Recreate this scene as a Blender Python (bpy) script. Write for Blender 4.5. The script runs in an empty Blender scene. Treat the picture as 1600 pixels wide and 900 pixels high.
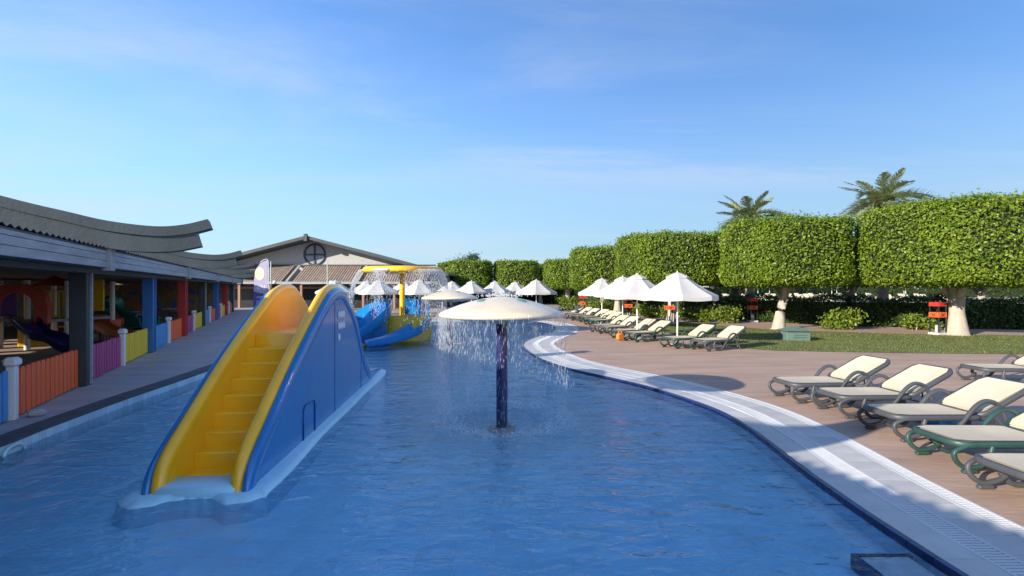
import bpy, math, random
import numpy as np
from mathutils import Vector, Matrix
from mathutils.geometry import tessellate_polygon
R = math.radians
random.seed(7); rng = np.random.default_rng(7)
scene = bpy.context.scene
COL = scene.collection

# ------------------------------------------------------------------ camera, sky, sun, exposure
CAMH = 2.2
cam = bpy.data.cameras.new('camera'); camo = bpy.data.objects.new('camera', cam); COL.objects.link(camo)
camo.location = (0, 0, CAMH); camo.rotation_euler = (R(90), 0, 0)
cam.sensor_width = 36; cam.lens = 18; cam.clip_start = .05; cam.clip_end = 3000
scene.camera = camo
SUN_DIR = Vector((.805, .594, -.319)).normalized()      # the way the light travels
SUN_EL = math.asin(-SUN_DIR.z)
world = bpy.data.worlds.new('World'); scene.world = world; world.use_nodes = True
wn = world.node_tree.nodes; wl = world.node_tree.links
for n in list(wn): wn.remove(n)
out = wn.new('ShaderNodeOutputWorld'); bg = wn.new('ShaderNodeBackground'); bg.inputs[1].default_value = .15
sky = wn.new('ShaderNodeTexSky'); sky.sky_type = 'NISHITA'; sky.sun_disc = False
sky.sun_elevation = SUN_EL; sky.sun_rotation = -math.atan2(-SUN_DIR.x, -SUN_DIR.y)
sky.air_density = 1.0; sky.dust_density = .3; sky.ozone_density = 3.0
tc = wn.new('ShaderNodeTexCoord'); sep = wn.new('ShaderNodeSeparateXYZ'); wl.new(tc.outputs['Generated'], sep.inputs[0])
def wmath(op, a, b=None):
    n = wn.new('ShaderNodeMath'); n.operation = op
    for i, v in enumerate((a, b)):
        if v is None: continue
        if isinstance(v, (int, float)): n.inputs[i].default_value = v
        else: wl.new(v, n.inputs[i])
    return n.outputs[0]
zz = wmath('ADD', wmath('MAXIMUM', sep.outputs[2], 0.0), .12)
cx = wmath('DIVIDE', sep.outputs[0], zz); cy = wmath('DIVIDE', sep.outputs[1], zz)
comb = wn.new('ShaderNodeCombineXYZ'); wl.new(cx, comb.inputs[0]); wl.new(cy, comb.inputs[1])
mp = wn.new('ShaderNodeMapping'); mp.inputs['Rotation'].default_value = (0, 0, R(-24)); mp.inputs['Scale'].default_value = (.30, 1.05, 1)
wl.new(comb.outputs[0], mp.inputs[0])
def wnoise(scale, detail, rough, dist):
    n = wn.new('ShaderNodeTexNoise'); n.inputs['Scale'].default_value = scale; n.inputs['Detail'].default_value = detail
    n.inputs['Roughness'].default_value = rough; n.inputs['Distortion'].default_value = dist; wl.new(mp.outputs[0], n.inputs['Vector']); return n.outputs['Fac']
def wramp(src, a, b, v):
    n = wn.new('ShaderNodeMapRange'); n.interpolation_type = 'SMOOTHSTEP'; wl.new(src, n.inputs[0])
    n.inputs[1].default_value = a; n.inputs[2].default_value = b; n.inputs[4].default_value = v; return n.outputs[0]
m1 = wramp(wnoise(.8, 9, .6, .7), .42, .66, .85)
m2 = wramp(wnoise(.33, 4, .5, .3), .42, .70, .30)
mask = wmath('ADD', wmath('MULTIPLY', m1, wramp(wnoise(.45, 2, .5, .1), .40, .62, 1.0)), m2)
cmix = wn.new('ShaderNodeMixRGB'); cmix.blend_type = 'MIX'; cmix.inputs[2].default_value = (1.5, 1.68, 2.0, 1)
hs = wn.new('ShaderNodeHueSaturation'); hs.inputs['Saturation'].default_value = 1.28; hs.inputs['Value'].default_value = .70; hs.inputs['Hue'].default_value = .512; gmn = wn.new('ShaderNodeGamma'); gmn.inputs[1].default_value = .86; wl.new(sky.outputs[0], gmn.inputs[0]); wl.new(gmn.outputs[0], hs.inputs['Color'])
hz = wn.new('ShaderNodeMapRange'); hz.interpolation_type = 'SMOOTHSTEP'; wl.new(sep.outputs[2], hz.inputs[0]); hz.inputs[1].default_value = 0; hz.inputs[2].default_value = .38; hz.inputs[3].default_value = .8; hz.inputs[4].default_value = 0
hmix = wn.new('ShaderNodeMixRGB'); hmix.inputs[2].default_value = (.72, 1.16, 1.62, 1); wl.new(hz.outputs[0], hmix.inputs[0]); wl.new(hs.outputs[0], hmix.inputs[1])   # low haze all round the horizon
wl.new(mask, cmix.inputs[0]); wl.new(hmix.outputs[0], cmix.inputs[1]); wl.new(cmix.outputs[0], bg.inputs[0]); wl.new(bg.outputs[0], out.inputs[0])
sl = bpy.data.lights.new('sun', 'SUN'); sl.energy = 2.9; sl.angle = R(.5); sl.color = (1, .90, .76)
so = bpy.data.objects.new('sun', sl); COL.objects.link(so); so.rotation_euler = SUN_DIR.to_track_quat('-Z', 'Y').to_euler(); so.location = (-20, -15, 20)
scene.view_settings.view_transform = 'Standard'; scene.view_settings.look = 'None'
scene.view_settings.gamma = 1; scene.view_settings.exposure = 1.62; scene.view_settings.use_curve_mapping = False
scene.render.engine = 'CYCLES'
scene.cycles.transparent_max_bounces = 24; scene.cycles.max_bounces = 8

# ------------------------------------------------------------------ materials
MATS = {}
def M(name, col, rough=.6, var=.12, scale=3., bump=0., bscale=30., metallic=0., island=0., spec=.5, stretch=None, coat=0., trans=0.):
    if name in MATS: return MATS[name]
    m = bpy.data.materials.new(name); m.use_nodes = True; nt = m.node_tree; N = nt.nodes; L = nt.links
    p = N['Principled BSDF']; p.inputs['Roughness'].default_value = rough; p.inputs['Metallic'].default_value = metallic
    p.inputs['Specular IOR Level'].default_value = spec; p.inputs['Coat Weight'].default_value = coat; p.inputs['Coat Roughness'].default_value = .08
    t = N.new('ShaderNodeTexCoord'); vec = t.outputs['Object']
    if stretch:
        mpn = N.new('ShaderNodeMapping'); mpn.inputs['Scale'].default_value = stretch; L.new(vec, mpn.inputs[0]); vec = mpn.outputs[0]
    nz = N.new('ShaderNodeTexNoise'); nz.inputs['Scale'].default_value = scale; nz.inputs['Detail'].default_value = 7; nz.inputs['Roughness'].default_value = .62
    L.new(vec, nz.inputs['Vector'])
    mr = N.new('ShaderNodeMapRange'); mr.inputs[1].default_value = .28; mr.inputs[2].default_value = .72; mr.inputs[3].default_value = 1 - var; mr.inputs[4].default_value = 1 + var
    L.new(nz.outputs['Fac'], mr.inputs[0]); val = mr.outputs[0]
    if island:
        g = N.new('ShaderNodeNewGeometry'); oi = N.new('ShaderNodeObjectInfo')
        ad = N.new('ShaderNodeMath'); ad.operation = 'ADD'; L.new(g.outputs['Random Per Island'], ad.inputs[0]); L.new(oi.outputs['Random'], ad.inputs[1])
        fr = N.new('ShaderNodeMath'); fr.operation = 'FRACT'; L.new(ad.outputs[0], fr.inputs[0])
        mi = N.new('ShaderNodeMapRange'); mi.inputs[3].default_value = 1 - island; mi.inputs[4].default_value = 1 + island; L.new(fr.outputs[0], mi.inputs[0])
        mm = N.new('ShaderNodeMath'); mm.operation = 'MULTIPLY'; L.new(val, mm.inputs[0]); L.new(mi.outputs[0], mm.inputs[1]); val = mm.outputs[0]
    mx = N.new('ShaderNodeVectorMath'); mx.operation = 'SCALE'; mx.inputs[0].default_value = col[:3]; L.new(val, mx.inputs['Scale'])
    L.new(mx.outputs[0], p.inputs['Base Color'])
    if bump:
        nb = N.new('ShaderNodeTexNoise'); nb.inputs['Scale'].default_value = bscale; nb.inputs['Detail'].default_value = 5; L.new(vec, nb.inputs['Vector'])
        b = N.new('ShaderNodeBump'); b.inputs['Strength'].default_value = bump; b.inputs['Distance'].default_value = .02; L.new(nb.outputs['Fac'], b.inputs['Height']); L.new(b.outputs[0], p.inputs['Normal'])
    if trans:
        tr = N.new('ShaderNodeBsdfTranslucent'); L.new(mx.outputs[0], tr.inputs[0]); ms = N.new('ShaderNodeMixShader'); ms.inputs[0].default_value = trans
        L.new(p.outputs[0], ms.inputs[1]); L.new(tr.outputs[0], ms.inputs[2]); L.new(ms.outputs[0], N['Material Output'].inputs[0])
    MATS[name] = m; return m
def leafmat(name, c0, c1, trans=.35):
    if name in MATS: return MATS[name]
    m = bpy.data.materials.new(name); m.use_nodes = True; nt = m.node_tree; N = nt.nodes; L = nt.links
    p = N['Principled BSDF']; p.inputs['Roughness'].default_value = .45; p.inputs['Specular IOR Level'].default_value = .35
    g = N.new('ShaderNodeNewGeometry'); t = N.new('ShaderNodeTexCoord'); nz = N.new('ShaderNodeTexNoise'); nz.inputs['Scale'].default_value = 1.1; nz.inputs['Detail'].default_value = 4
    L.new(t.outputs['Object'], nz.inputs['Vector'])
    a = N.new('ShaderNodeMath'); a.operation = 'MULTIPLY_ADD'; L.new(g.outputs['Random Per Island'], a.inputs[0]); a.inputs[1].default_value = .65
    sb = N.new('ShaderNodeMapRange'); sb.inputs[1].default_value = .3; sb.inputs[2].default_value = .7; sb.inputs[4].default_value = .4; L.new(nz.outputs['Fac'], sb.inputs[0]); L.new(sb.outputs[0], a.inputs[2])
    mx = N.new('ShaderNodeMixRGB'); mx.inputs[1].default_value = (*c0, 1); mx.inputs[2].default_value = (*c1, 1); L.new(a.outputs[0], mx.inputs[0])
    L.new(mx.outputs[0], p.inputs['Base Color'])
    tr = N.new('ShaderNodeBsdfTranslucent'); L.new(mx.outputs[0], tr.inputs[0]); ms = N.new('ShaderNodeMixShader'); ms.inputs[0].default_value = trans
    L.new(p.outputs[0], ms.inputs[1]); L.new(tr.outputs[0], ms.inputs[2]); L.new(ms.outputs[0], N['Material Output'].inputs[0])
    MATS[name] = m; return m
def water_mat():
    m = bpy.data.materials.new('water'); m.use_nodes = True; nt = m.node_tree; N = nt.nodes; L = nt.links
    N.remove(N['Principled BSDF']); o = N['Material Output']
    t = N.new('ShaderNodeTexCoord')
    def nz(scale, detail, sx, sy, rot=0, dist=0.):
        mpn = N.new('ShaderNodeMapping'); mpn.inputs['Scale'].default_value = (sx, sy, 1); mpn.inputs['Rotation'].default_value = (0, 0, rot); L.new(t.outputs['Object'], mpn.inputs[0])
        n = N.new('ShaderNodeTexNoise'); n.inputs['Scale'].default_value = scale; n.inputs['Detail'].default_value = detail; n.inputs['Distortion'].default_value = dist; L.new(mpn.outputs[0], n.inputs['Vector']); return n.outputs['Fac']
    def bump(h, st, d, prev=None):
        b = N.new('ShaderNodeBump'); b.inputs['Strength'].default_value = st; b.inputs['Distance'].default_value = d; L.new(h, b.inputs['Height'])
        if prev: L.new(prev, b.inputs['Normal'])
        return b.outputs[0]
    nrm = bump(nz(1.5, 3, 1, 1.5, .2, .5), .55, .12)
    nrm = bump(nz(4.2, 3, 1, 1.7, -.25, .6), .6, .05, nrm)
    nrm = bump(nz(13, 2, 1, 1.4, .1, .4), .45, .012, nrm)
    # ripple rings and froth where the fountain water lands
    foam = None
    for (fx, fy, fr) in ((-.17, 8.59, 1.0), (-2.57, 21.2, 1.1)):
        vm = N.new('ShaderNodeVectorMath'); vm.operation = 'DISTANCE'; L.new(t.outputs['Object'], vm.inputs[0]); vm.inputs[1].default_value = (fx, fy, 0)
        sub = N.new('ShaderNodeMath'); sub.operation = 'SUBTRACT'; L.new(vm.outputs['Value'], sub.inputs[0]); sub.inputs[1].default_value = fr
        ab = N.new('ShaderNodeMath'); ab.operation = 'ABSOLUTE'; L.new(sub.outputs[0], ab.inputs[0])
        fall = N.new('ShaderNodeMapRange'); fall.interpolation_type = 'SMOOTHSTEP'; fall.inputs[1].default_value = .0; fall.inputs[2].default_value = .5; fall.inputs[3].default_value = 1; fall.inputs[4].default_value = 0; L.new(ab.outputs[0], fall.inputs[0])
        foam = fall.outputs[0] if foam is None else (lambda a, b: (L.new(a, (q := N.new('ShaderNodeMath')).inputs[0]), L.new(b, q.inputs[1]), setattr(q, 'operation', 'MAXIMUM'), q.outputs[0])[-1])(foam, fall.outputs[0])
        far = N.new('ShaderNodeMapRange'); far.inputs[1].default_value = 0; far.inputs[2].default_value = 4.0; far.inputs[3].default_value = 1; far.inputs[4].default_value = 0; L.new(vm.outputs['Value'], far.inputs[0])
        mu = N.new('ShaderNodeMath'); mu.operation = 'MULTIPLY'; L.new(far.outputs[0], mu.inputs[0]); L.new(nz(9, 3, 1, 1, .5, .8), mu.inputs[1])
        nrm = bump(mu.outputs[0], .8, .06, nrm)
    fr_ = N.new('ShaderNodeFresnel'); fr_.inputs['IOR'].default_value = 1.33; L.new(nrm, fr_.inputs['Normal'])
    tp = N.new('ShaderNodeBsdfTransparent'); tp.inputs[0].default_value = (.86, .96, .995, 1)
    gl = N.new('ShaderNodeBsdfGlossy'); gl.inputs['Roughness'].default_value = .03; L.new(nrm, gl.inputs['Normal'])
    ms = N.new('ShaderNodeMixShader'); L.new(fr_.outputs[0], ms.inputs[0]); L.new(tp.outputs[0], ms.inputs[1]); L.new(gl.outputs[0], ms.inputs[2])
    df = N.new('ShaderNodeBsdfDiffuse'); df.inputs[0].default_value = (.8, .88, .95, 1)
    fn = N.new('ShaderNodeMapRange'); fn.interpolation_type = 'SMOOTHSTEP'; fn.inputs[1].default_value = .5; fn.inputs[2].default_value = .72; fn.inputs[4].default_value = .55; L.new(nz(16, 6, 1, 1, 0, 1.2), fn.inputs[0])
    fm = N.new('ShaderNodeMath'); fm.operation = 'MULTIPLY'; L.new(fn.outputs[0], fm.inputs[0]); L.new(foam, fm.inputs[1])
    m2_ = N.new('ShaderNodeMixShader'); L.new(fm.outputs[0], m2_.inputs[0]); L.new(ms.outputs[0], m2_.inputs[1]); L.new(df.outputs[0], m2_.inputs[2])
    L.new(m2_.outputs[0], o.inputs[0]); return m
def drop_mat():
    m = bpy.data.materials.new('falling_water'); m.use_nodes = True; nt = m.node_tree; N = nt.nodes; L = nt.links
    N.remove(N['Principled BSDF'])
    tp = N.new('ShaderNodeBsdfTransparent'); df = N.new('ShaderNodeBsdfDiffuse'); df.inputs[0].default_value = (.85, .9, .95, 1)
    gl = N.new('ShaderNodeBsdfGlossy'); gl.inputs['Roughness'].default_value = .1
    a = N.new('ShaderNodeMixShader'); a.inputs[0].default_value = .45; L.new(df.outputs[0], a.inputs[1]); L.new(gl.outputs[0], a.inputs[2])
    b = N.new('ShaderNodeMixShader'); b.inputs[0].default_value = .5; L.new(tp.outputs[0], b.inputs[1]); L.new(a.outputs[0], b.inputs[2])
    L.new(b.outputs[0], N['Material Output'].inputs[0]); return m
def mural_mat():
    m = bpy.data.materials.new('mural_paint'); m.use_nodes = True; N = m.node_tree.nodes; L = m.node_tree.links
    t = N.new('ShaderNodeTexCoord'); v = N.new('ShaderNodeTexNoise'); v.inputs['Scale'].default_value = .8; v.inputs['Detail'].default_value = 5; v.inputs['Distortion'].default_value = 1.5
    L.new(t.outputs['Object'], v.inputs['Vector']); r = N.new('ShaderNodeValToRGB'); e = r.color_ramp.elements
    e[0].position = .3; e[0].color = (.05, .12, .4, 1); e[1].position = .75; e[1].color = (.7, .65, .55, 1)
    for p_, c in ((.42, (.12, .2, .35, 1)), (.5, (.55, .2, .08, 1)), (.58, (.12, .25, .1, 1)), (.66, (.4, .3, .12, 1))):
        q = e.new(p_); q.color = c
    L.new(v.outputs['Fac'], r.inputs[0]); L.new(r.outputs[0], N['Principled BSDF'].inputs['Base Color']); N['Principled BSDF'].inputs['Roughness'].default_value = .7
    return m
def tile_floor_mat():
    m = M('pool_tile', (.44, .79, .97), .3, .06, 1.2, island=.04); return m

# ------------------------------------------------------------------ mesh helpers
class MB:
    def __init__(s): s.v = []; s.f = []
    def add(s, vs, fs):
        o = len(s.v); s.v += [tuple(p) for p in vs]; s.f += [tuple(i + o for i in f) for f in fs]; return s
    def box(s, c, d, rz=0., bev=0.):
        x, y, z = (k / 2 for k in d); b = min(bev, x * .9, y * .9, z * .9)
        cr, sr = math.cos(rz), math.sin(rz)
        def T(p): return (c[0] + p[0] * cr - p[1] * sr, c[1] + p[0] * sr + p[1] * cr, c[2] + p[2])
        if b <= 0:
            vs = [T((sx * x, sy * y, sz * z)) for sz in (-1, 1) for sy in (-1, 1) for sx in (-1, 1)]
            return s.add(vs, [(0, 2, 3, 1), (4, 5, 7, 6), (0, 1, 5, 4), (2, 6, 7, 3), (0, 4, 6, 2), (1, 3, 7, 5)])
        prof = [(-x, -y + b), (-x + b, -y), (x - b, -y), (x, -y + b), (x, y - b), (x - b, y), (-x + b, y), (-x, y - b)]
        rings = []
        for zz_, k in ((-z, b), (-z + b, 0), (z - b, 0), (z, b)):
            rings.append([T((px * (x - k) / x, py * (y - k) / y, zz_)) for px, py in prof])
        vs = [p for r in rings for p in r]; fs = [tuple(range(7, -1, -1)), tuple(range(24, 32))]
        for r in range(3):
            for i in range(8): j = (i + 1) % 8; fs.append((r * 8 + i, r * 8 + j, r * 8 + 8 + j, r * 8 + 8 + i))
        return s.add(vs, fs)
    def lathe(s, prof, c=(0, 0, 0), n=32, cap=True):
        vs = []; fs = []; k = len(prof)
        for i in range(n):
            a = 2 * math.pi * i / n
            for r, z in prof: vs.append((c[0] + r * math.cos(a), c[1] + r * math.sin(a), c[2] + z))
        for i in range(n):
            j = (i + 1) % n
            for q in range(k - 1): fs.append((i * k + q, j * k + q, j * k + q + 1, i * k + q + 1))
        if cap:
            fs.append(tuple(i * k + k - 1 for i in range(n))); fs.append(tuple(i * k for i in reversed(range(n))))
        return s.add(vs, fs)
    def tube(s, pts, w, h=None, n=8, closed=False, up=(0, 0, 1), taper=None, sq=2.):
        h = h or w; P = [Vector(p) for p in pts]; k = len(P); up = Vector(up); vs = []; fs = []
        for i, p in enumerate(P):
            a = P[(i - 1) % k] if (closed or i > 0) else P[i]; b = P[(i + 1) % k] if (closed or i < k - 1) else P[i]
            t = (b - a).normalized(); u = up if abs(t.dot(up)) < .98 else Vector((1, .3, 0)).normalized()
            sd = t.cross(u).normalized(); nn = sd.cross(t).normalized(); tp = taper[i] if taper else 1.
            for q in range(n):
                an = 2 * math.pi * (q + .5) / n; ca, sa = math.cos(an), math.sin(an)
                ca = math.copysign(abs(ca) ** (2 / sq), ca); sa = math.copysign(abs(sa) ** (2 / sq), sa)
                vs.append(p + sd * ca * w * .5 * tp + nn * sa * h * .5 * tp)
        for i in range(k if closed else k - 1):
            j = (i + 1) % k
            for q in range(n): r = (q + 1) % n; fs.append((i * n + q, i * n + r, j * n + r, j * n + q))
        if not closed: fs.append(tuple(reversed(range(n)))); fs.append(tuple(range((k - 1) * n, k * n)))
        return s.add(vs, fs)
    def prism(s, poly, z0, z1):
        n = len(poly); vs = [(x, y, z0) for x, y in poly] + [(x, y, z1) for x, y in poly]
        return s.add(vs, [tuple(reversed(range(n))), tuple(range(n, 2 * n))] + [(i, (i + 1) % n, n + (i + 1) % n, n + i) for i in range(n)])
    def build(s, name, m, parent=None, smooth=None, loc=None):
        me = bpy.data.meshes.new(name); me.from_pydata(s.v, [], s.f); me.update()
        if m: me.materials.append(m)
        o = bpy.data.objects.new(name, me); COL.objects.link(o)
        if smooth is not None and len(me.polygons):
            me.shade_smooth() if smooth >= 180 else me.set_sharp_from_angle(angle=R(smooth)) or me.shade_smooth() if False else smooth_by(me, smooth)
        if parent: o.parent = parent
        if loc: o.location = loc
        return o
def smooth_by(me, ang):
    me.polygons.foreach_set('use_smooth', [True] * len(me.polygons))
    if ang < 180: me.set_sharp_from_angle(angle=R(ang))
def cat(pts, n=6, closed=False):
    P = [np.array(p, float) for p in pts]; k = len(P); o = []
    for i in range(k if closed else k - 1):
        if closed: a, b, c, d = P[i - 1], P[i], P[(i + 1) % k], P[(i + 2) % k]
        else: a, b, c, d = P[max(i - 1, 0)], P[i], P[i + 1], P[min(i + 2, k - 1)]
        for j in range(n):
            t = j / n; o.append(.5 * ((2 * b) + (c - a) * t + (2 * a - 5 * b + 4 * c - d) * t * t + (3 * b - a - 3 * c + d) * t ** 3))
    if not closed: o.append(P[-1])
    return [tuple(p) for p in o]
def quads(name, V, m, parent=None, stuff=False, tri=False):
    """V: numpy (n,4,3) or (n,3,3) -> one mesh of separate faces"""
    k = 3 if tri else 4; n = len(V); me = bpy.data.meshes.new(name)
    me.vertices.add(n * k); me.vertices.foreach_set('co', V.reshape(-1).astype(np.float32))
    me.loops.add(n * k); me.loops.foreach_set('vertex_index', np.arange(n * k, dtype=np.int32))
    me.polygons.add(n); me.polygons.foreach_set('loop_start', np.arange(0, n * k, k, dtype=np.int32)); me.polygons.foreach_set('loop_total', np.full(n, k, dtype=np.int32))
    me.update(calc_edges=True); me.materials.append(m); o = bpy.data.objects.new(name, me); COL.objects.link(o)
    if parent: o.parent = parent
    if stuff: o['kind'] = 'stuff'
    return o
def thing(name, label, catg, loc=(0, 0, 0), rz=0., group=None, rx=0.):
    o = bpy.data.objects.new(name, None); COL.objects.link(o); o.location = loc; o.rotation_euler = (rx, 0, rz); o.empty_display_size = .2
    return tag(o, label, catg, group)
def tag(o, label, catg, group=None):
    o['label'] = label; o['category'] = catg
    if group: o['group'] = group
    return o
def struct(o): o['kind'] = 'structure'; return o
CH = {}
def copy_tree(o, parent=None):
    c = o.copy(); COL.objects.link(c); c.parent = parent
    for ch in list(o.children): copy_tree(ch, c)
    return c
def sheet(name, polys, z, m):
    vs = [Vector((x, y, 0)) for poly in polys for x, y in poly]
    tris = tessellate_polygon([[Vector((x, y, 0)) for x, y in poly] for poly in polys])
    fs = []
    for t in tris:
        a, b, c = (vs[i] for i in t); fs.append(t if (b - a).cross(c - a).z > 0 else t[::-1])
    mb = MB(); mb.add([(v.x, v.y, z) for v in vs], fs); return mb.build(name, m)
def offset(pts, d):
    P = [np.array(p[:2], float) for p in pts]; o = []
    for i, p in enumerate(P):
        t = P[min(i + 1, len(P) - 1)] - P[max(i - 1, 0)]; t /= np.linalg.norm(t); o.append((p[0] - t[1] * d, p[1] + t[0] * d))
    return o
def resample(pts, step):
    P = [np.array(p[:2], float) for p in pts]; o = [P[0]]; acc = 0.
    for a, b in zip(P[:-1], P[1:]):
        L_ = np.linalg.norm(b - a); t = step - acc
        while t <= L_: o.append(a + (b - a) * t / L_); t += step
        acc = (acc + L_) % step if L_ else acc
        acc = L_ - (t - step)
    return [tuple(p) for p in o]
def leaves(P, Nrm, size, jitter=.9, asp=.6):
    """one bent-free leaf quad per point, facing roughly along Nrm"""
    n = len(P); d = Nrm + rng.normal(0, jitter, (n, 3)); d /= np.linalg.norm(d, axis=1)[:, None]
    a = np.cross(d, rng.normal(0, 1, (n, 3))); a /= np.linalg.norm(a, axis=1)[:, None]; b = np.cross(d, a)
    s = (size * rng.uniform(.6, 1.25, n))[:, None]; a *= s * .5; b *= s * .5 * asp
    return np.stack([P - a, P - b * 1., P + a, P + b * 1.], 1)

# ------------------------------------------------------------------ shared colours
WHITE = M('white_paint', (.78, .78, .78), .5, .05); NAVY = M('navy_tile', (.012, .025, .11), .25, .2, 20, island=.3)
BLUE = M('blue_gelcoat', (.008, .17, .48), .22, .12, 1.5, coat=.4); YEL = M('yellow_gelcoat', (.92, .49, .012), .28, .10, 1.5, coat=.4)
PALEB = M('pale_blue_plinth', (.36, .66, .84), .4, .08, 2, bump=.2, bscale=9)
DARKM = M('dark_metal', (.02, .022, .025), .45, .2, 9)
# pavilion frame: u runs along the promenade, v points to the pool
UD = np.array((-.412, .911)); VD = np.array((.911, .412)); PANG = math.atan2(.911, -.412)
def PV(u, v, z=0): p = UD * u + VD * v; return (p[0], p[1], z)

# ------------------------------------------------------------------ ground, pool, deck
edge_far = [(-9.6, 27.5), (-9.3, 31), (-7, 33.6), (-3, 34.6), (0, 34), (1.7, 32.4)]
edge_r = [(2.31, 30.34), (2.38, 28.4), (2.2, 26.6), (1.85, 25.0), (.92, 22.3), (.47, 20.5), (.39, 19.3), (.55, 17.6), (.99, 15.3), (1.65, 13.64), (2.33, 12.5), (2.99, 11.28), (3.42, 10.06), (3.65, 9.07), (3.68, 8.19), (3.6, 7.18), (3.5, 6.33), (3.44, 5.61), (3.40, 4.88), (3.39, 4.13), (3.40, 3.3), (3.42, 0), (3.3, -4)]
edge_l = [(-6.1, -4), (-6.2, 1), (-6.42, 4.5), (-6.69, 6.69), (-6.89, 7.65), (-7.21, 9.62), (-7.55, 12.4), (-8.4, 18), (-9.2, 23), (-9.6, 27.5)]
right_c = cat(edge_far[-2:] + edge_r, 5); left_c = cat(edge_l, 5); far_c = cat(edge_far, 5)
pool = [p[:2] for p in left_c[:-1]] + [p[:2] for p in far_c[:-6]] + [p[:2] for p in right_c]
concrete = M('stamped_concrete', (.40, .275, .205), .75, .22, .9, bump=.5, bscale=7, stretch=(.5, 2.2, 1))
soil = M('pale_paving', (.34, .28, .22), .85, .15, .6, bump=.3, bscale=12)
struct(sheet('ground', [[(-600, -300), (600, -300), (600, 900), (-600, 900)], pool[::-1]], .012, soil))
tilem = tile_floor_mat()
floor = struct(sheet('pool_floor', [pool], -.1825, M('pool_grout', (.62, .82, .92), .6, .08)))
wall = MB(); n = len(pool)
for i in range(n):
    a, b = pool[i], pool[(i + 1) % n]; wall.add([(a[0], a[1], -.19), (b[0], b[1], -.19), (b[0], b[1], .012), (a[0], a[1], .012)], [(0, 1, 2, 3)])
pwall = struct(wall.build('pool_wall', M('pool_wall_tile', (.40, .64, .80), .35, .08)))
# pool floor tiles: near ones one by one, the rest as one mesh
S = .335; near = []; rest = []
from mathutils.geometry import intersect_point_line
PP = np.array(pool)
def inside(x, y):
    c = False; j = len(PP) - 1
    for i in range(len(PP)):
        if (PP[i, 1] > y) != (PP[j, 1] > y) and x < (PP[j, 0] - PP[i, 0]) * (y - PP[i, 1]) / (PP[j, 1] - PP[i, 1]) + PP[i, 0]: c = not c
        j = i
    return c
for ix in range(-30, 13):
    for iy in range(-12, 104):
        x, y = ix * S, iy * S
        if all(inside(x + a, y + b) for a in (-.17, .17) for b in (-.17, .17)):
            if y > 2.6 and abs(x) < y * 1.02 + .3: near.append((y, x))
            else: rest.append((y, x))
near.sort(); rest += near[300:]; near = near[:300]
tb = MB().box((0, 0, 0), (S - .007, S - .007, .012), bev=.003); t0 = tb.build('floor_tile', tilem, floor)
for i, (y, x) in enumerate(near):
    o = t0 if i == 0 else t0.copy()
    if i: COL.objects.link(o)
    o.location = (x, y, -.184 + random.uniform(-.001, .001))
mb = MB()
for y, x in rest: mb.add([(x + a, y + b, -.178) for a, b in ((-.164, -.164), (.164, -.164), (.164, .164), (-.164, .164))], [(0, 1, 2, 3)])
o = mb.build('floor_tile', tilem, floor); o['kind'] = 'stuff'
w = struct(sheet('water', [pool], 0., water_mat()))
# right-hand margin: navy edge tiles, slab band, grate, tile band, second grate
def band(mb, c, d0, d1, z0, z1):
    A, B = offset(c, d0), offset(c, d1); k = len(A)
    vs = [(x, y, z1) for x, y in A] + [(x, y, z1) for x, y in B] + [(x, y, z0) for x, y in A] + [(x, y, z0) for x, y in B]
    fs = []
    for i in range(k - 1): fs += [(i, i + 1, k + i + 1, k + i), (i, 2 * k + i, 2 * k + i + 1, i + 1), (k + i, k + i + 1, 3 * k + i + 1, 3 * k + i)]
    return mb.add(vs, fs)
def pieces(c, d0, d1, z0, z1, step, gap, name, m, parent, lim=300):
    rs = resample(c, step); A, B = offset(rs, d0), offset(rs, d1); objs = []
    for i in range(min(len(rs) - 1, lim)):
        a0, a1, b0, b1 = (np.array(q) for q in (A[i], A[i + 1], B[i], B[i + 1])); g = gap / step / 2
        q = [a0 + (a1 - a0) * g, a1 - (a1 - a0) * g, b1 - (b1 - b0) * g, b0 + (b1 - b0) * g]; ctr = sum(q) / 4
        mb = MB().prism([tuple(p - ctr) for p in q], z0, z1); o = mb.build(name, m, parent); o.location = (ctr[0], ctr[1], 0); objs.append(o)
    return objs
near_c = right_c[::-1]      # from behind the camera outwards, pool on the left
stonem = M('pale_stone', (.50, .49, .47), .55, .12, 2.5, bump=.15, bscale=20, island=.08); gratem = M('white_grate', (.60, .61, .62), .45, .06)
margin = struct(band(MB(), near_c, -.0, -1.26, -.02, .016).build('pool_margin', M('margin_bed', (.16, .17, .18), .8, .1)))
pieces(near_c, .004, -.045, -.04, .034, .28, .006, 'edge_tile', NAVY, margin)
pieces(near_c, -.06, -.385, 0., .030, .9, .004, 'slab', stonem, margin)
pieces(near_c, -.665, -1.04, 0., .030, .34, .005, 'paver', M('pale_paver', (.50, .48, .46), .6, .1, 3, island=.10), margin)
for d0, d1, st in ((-.39, -.66, .045), (-1.045, -1.25, .045)):
    rs = resample(near_c, st); A, B, A2, B2 = offset(rs, d0 - .025), offset(rs, d1 + .025), offset(rs, d0), offset(rs, d1); mb = MB()
    for i in range(len(rs) - 1):
        a0, a1, b0, b1 = (np.array(q) for q in (A[i], A[i + 1], B[i], B[i + 1])); q = [a0, a0 + (a1 - a0) * .6, b0 + (b1 - b0) * .6, b0]
        mb.prism([tuple(p) for p in q], .012, .030)
    band(mb, rs, d0, d0 - .03, .0, .032); band(mb, rs, d1 + .03, d1, .0, .032)
    o = mb.build('grate', gratem, margin); o['kind'] = 'stuff'
oc = offset(near_c, -1.25)
deck = [p for p in oc] + [(1.5, 40), (12, 52), (30, 40), (60, 30), (60, -12), (oc[0][0], -12)]
struct(sheet('deck', [deck], .026, concrete))
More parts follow.
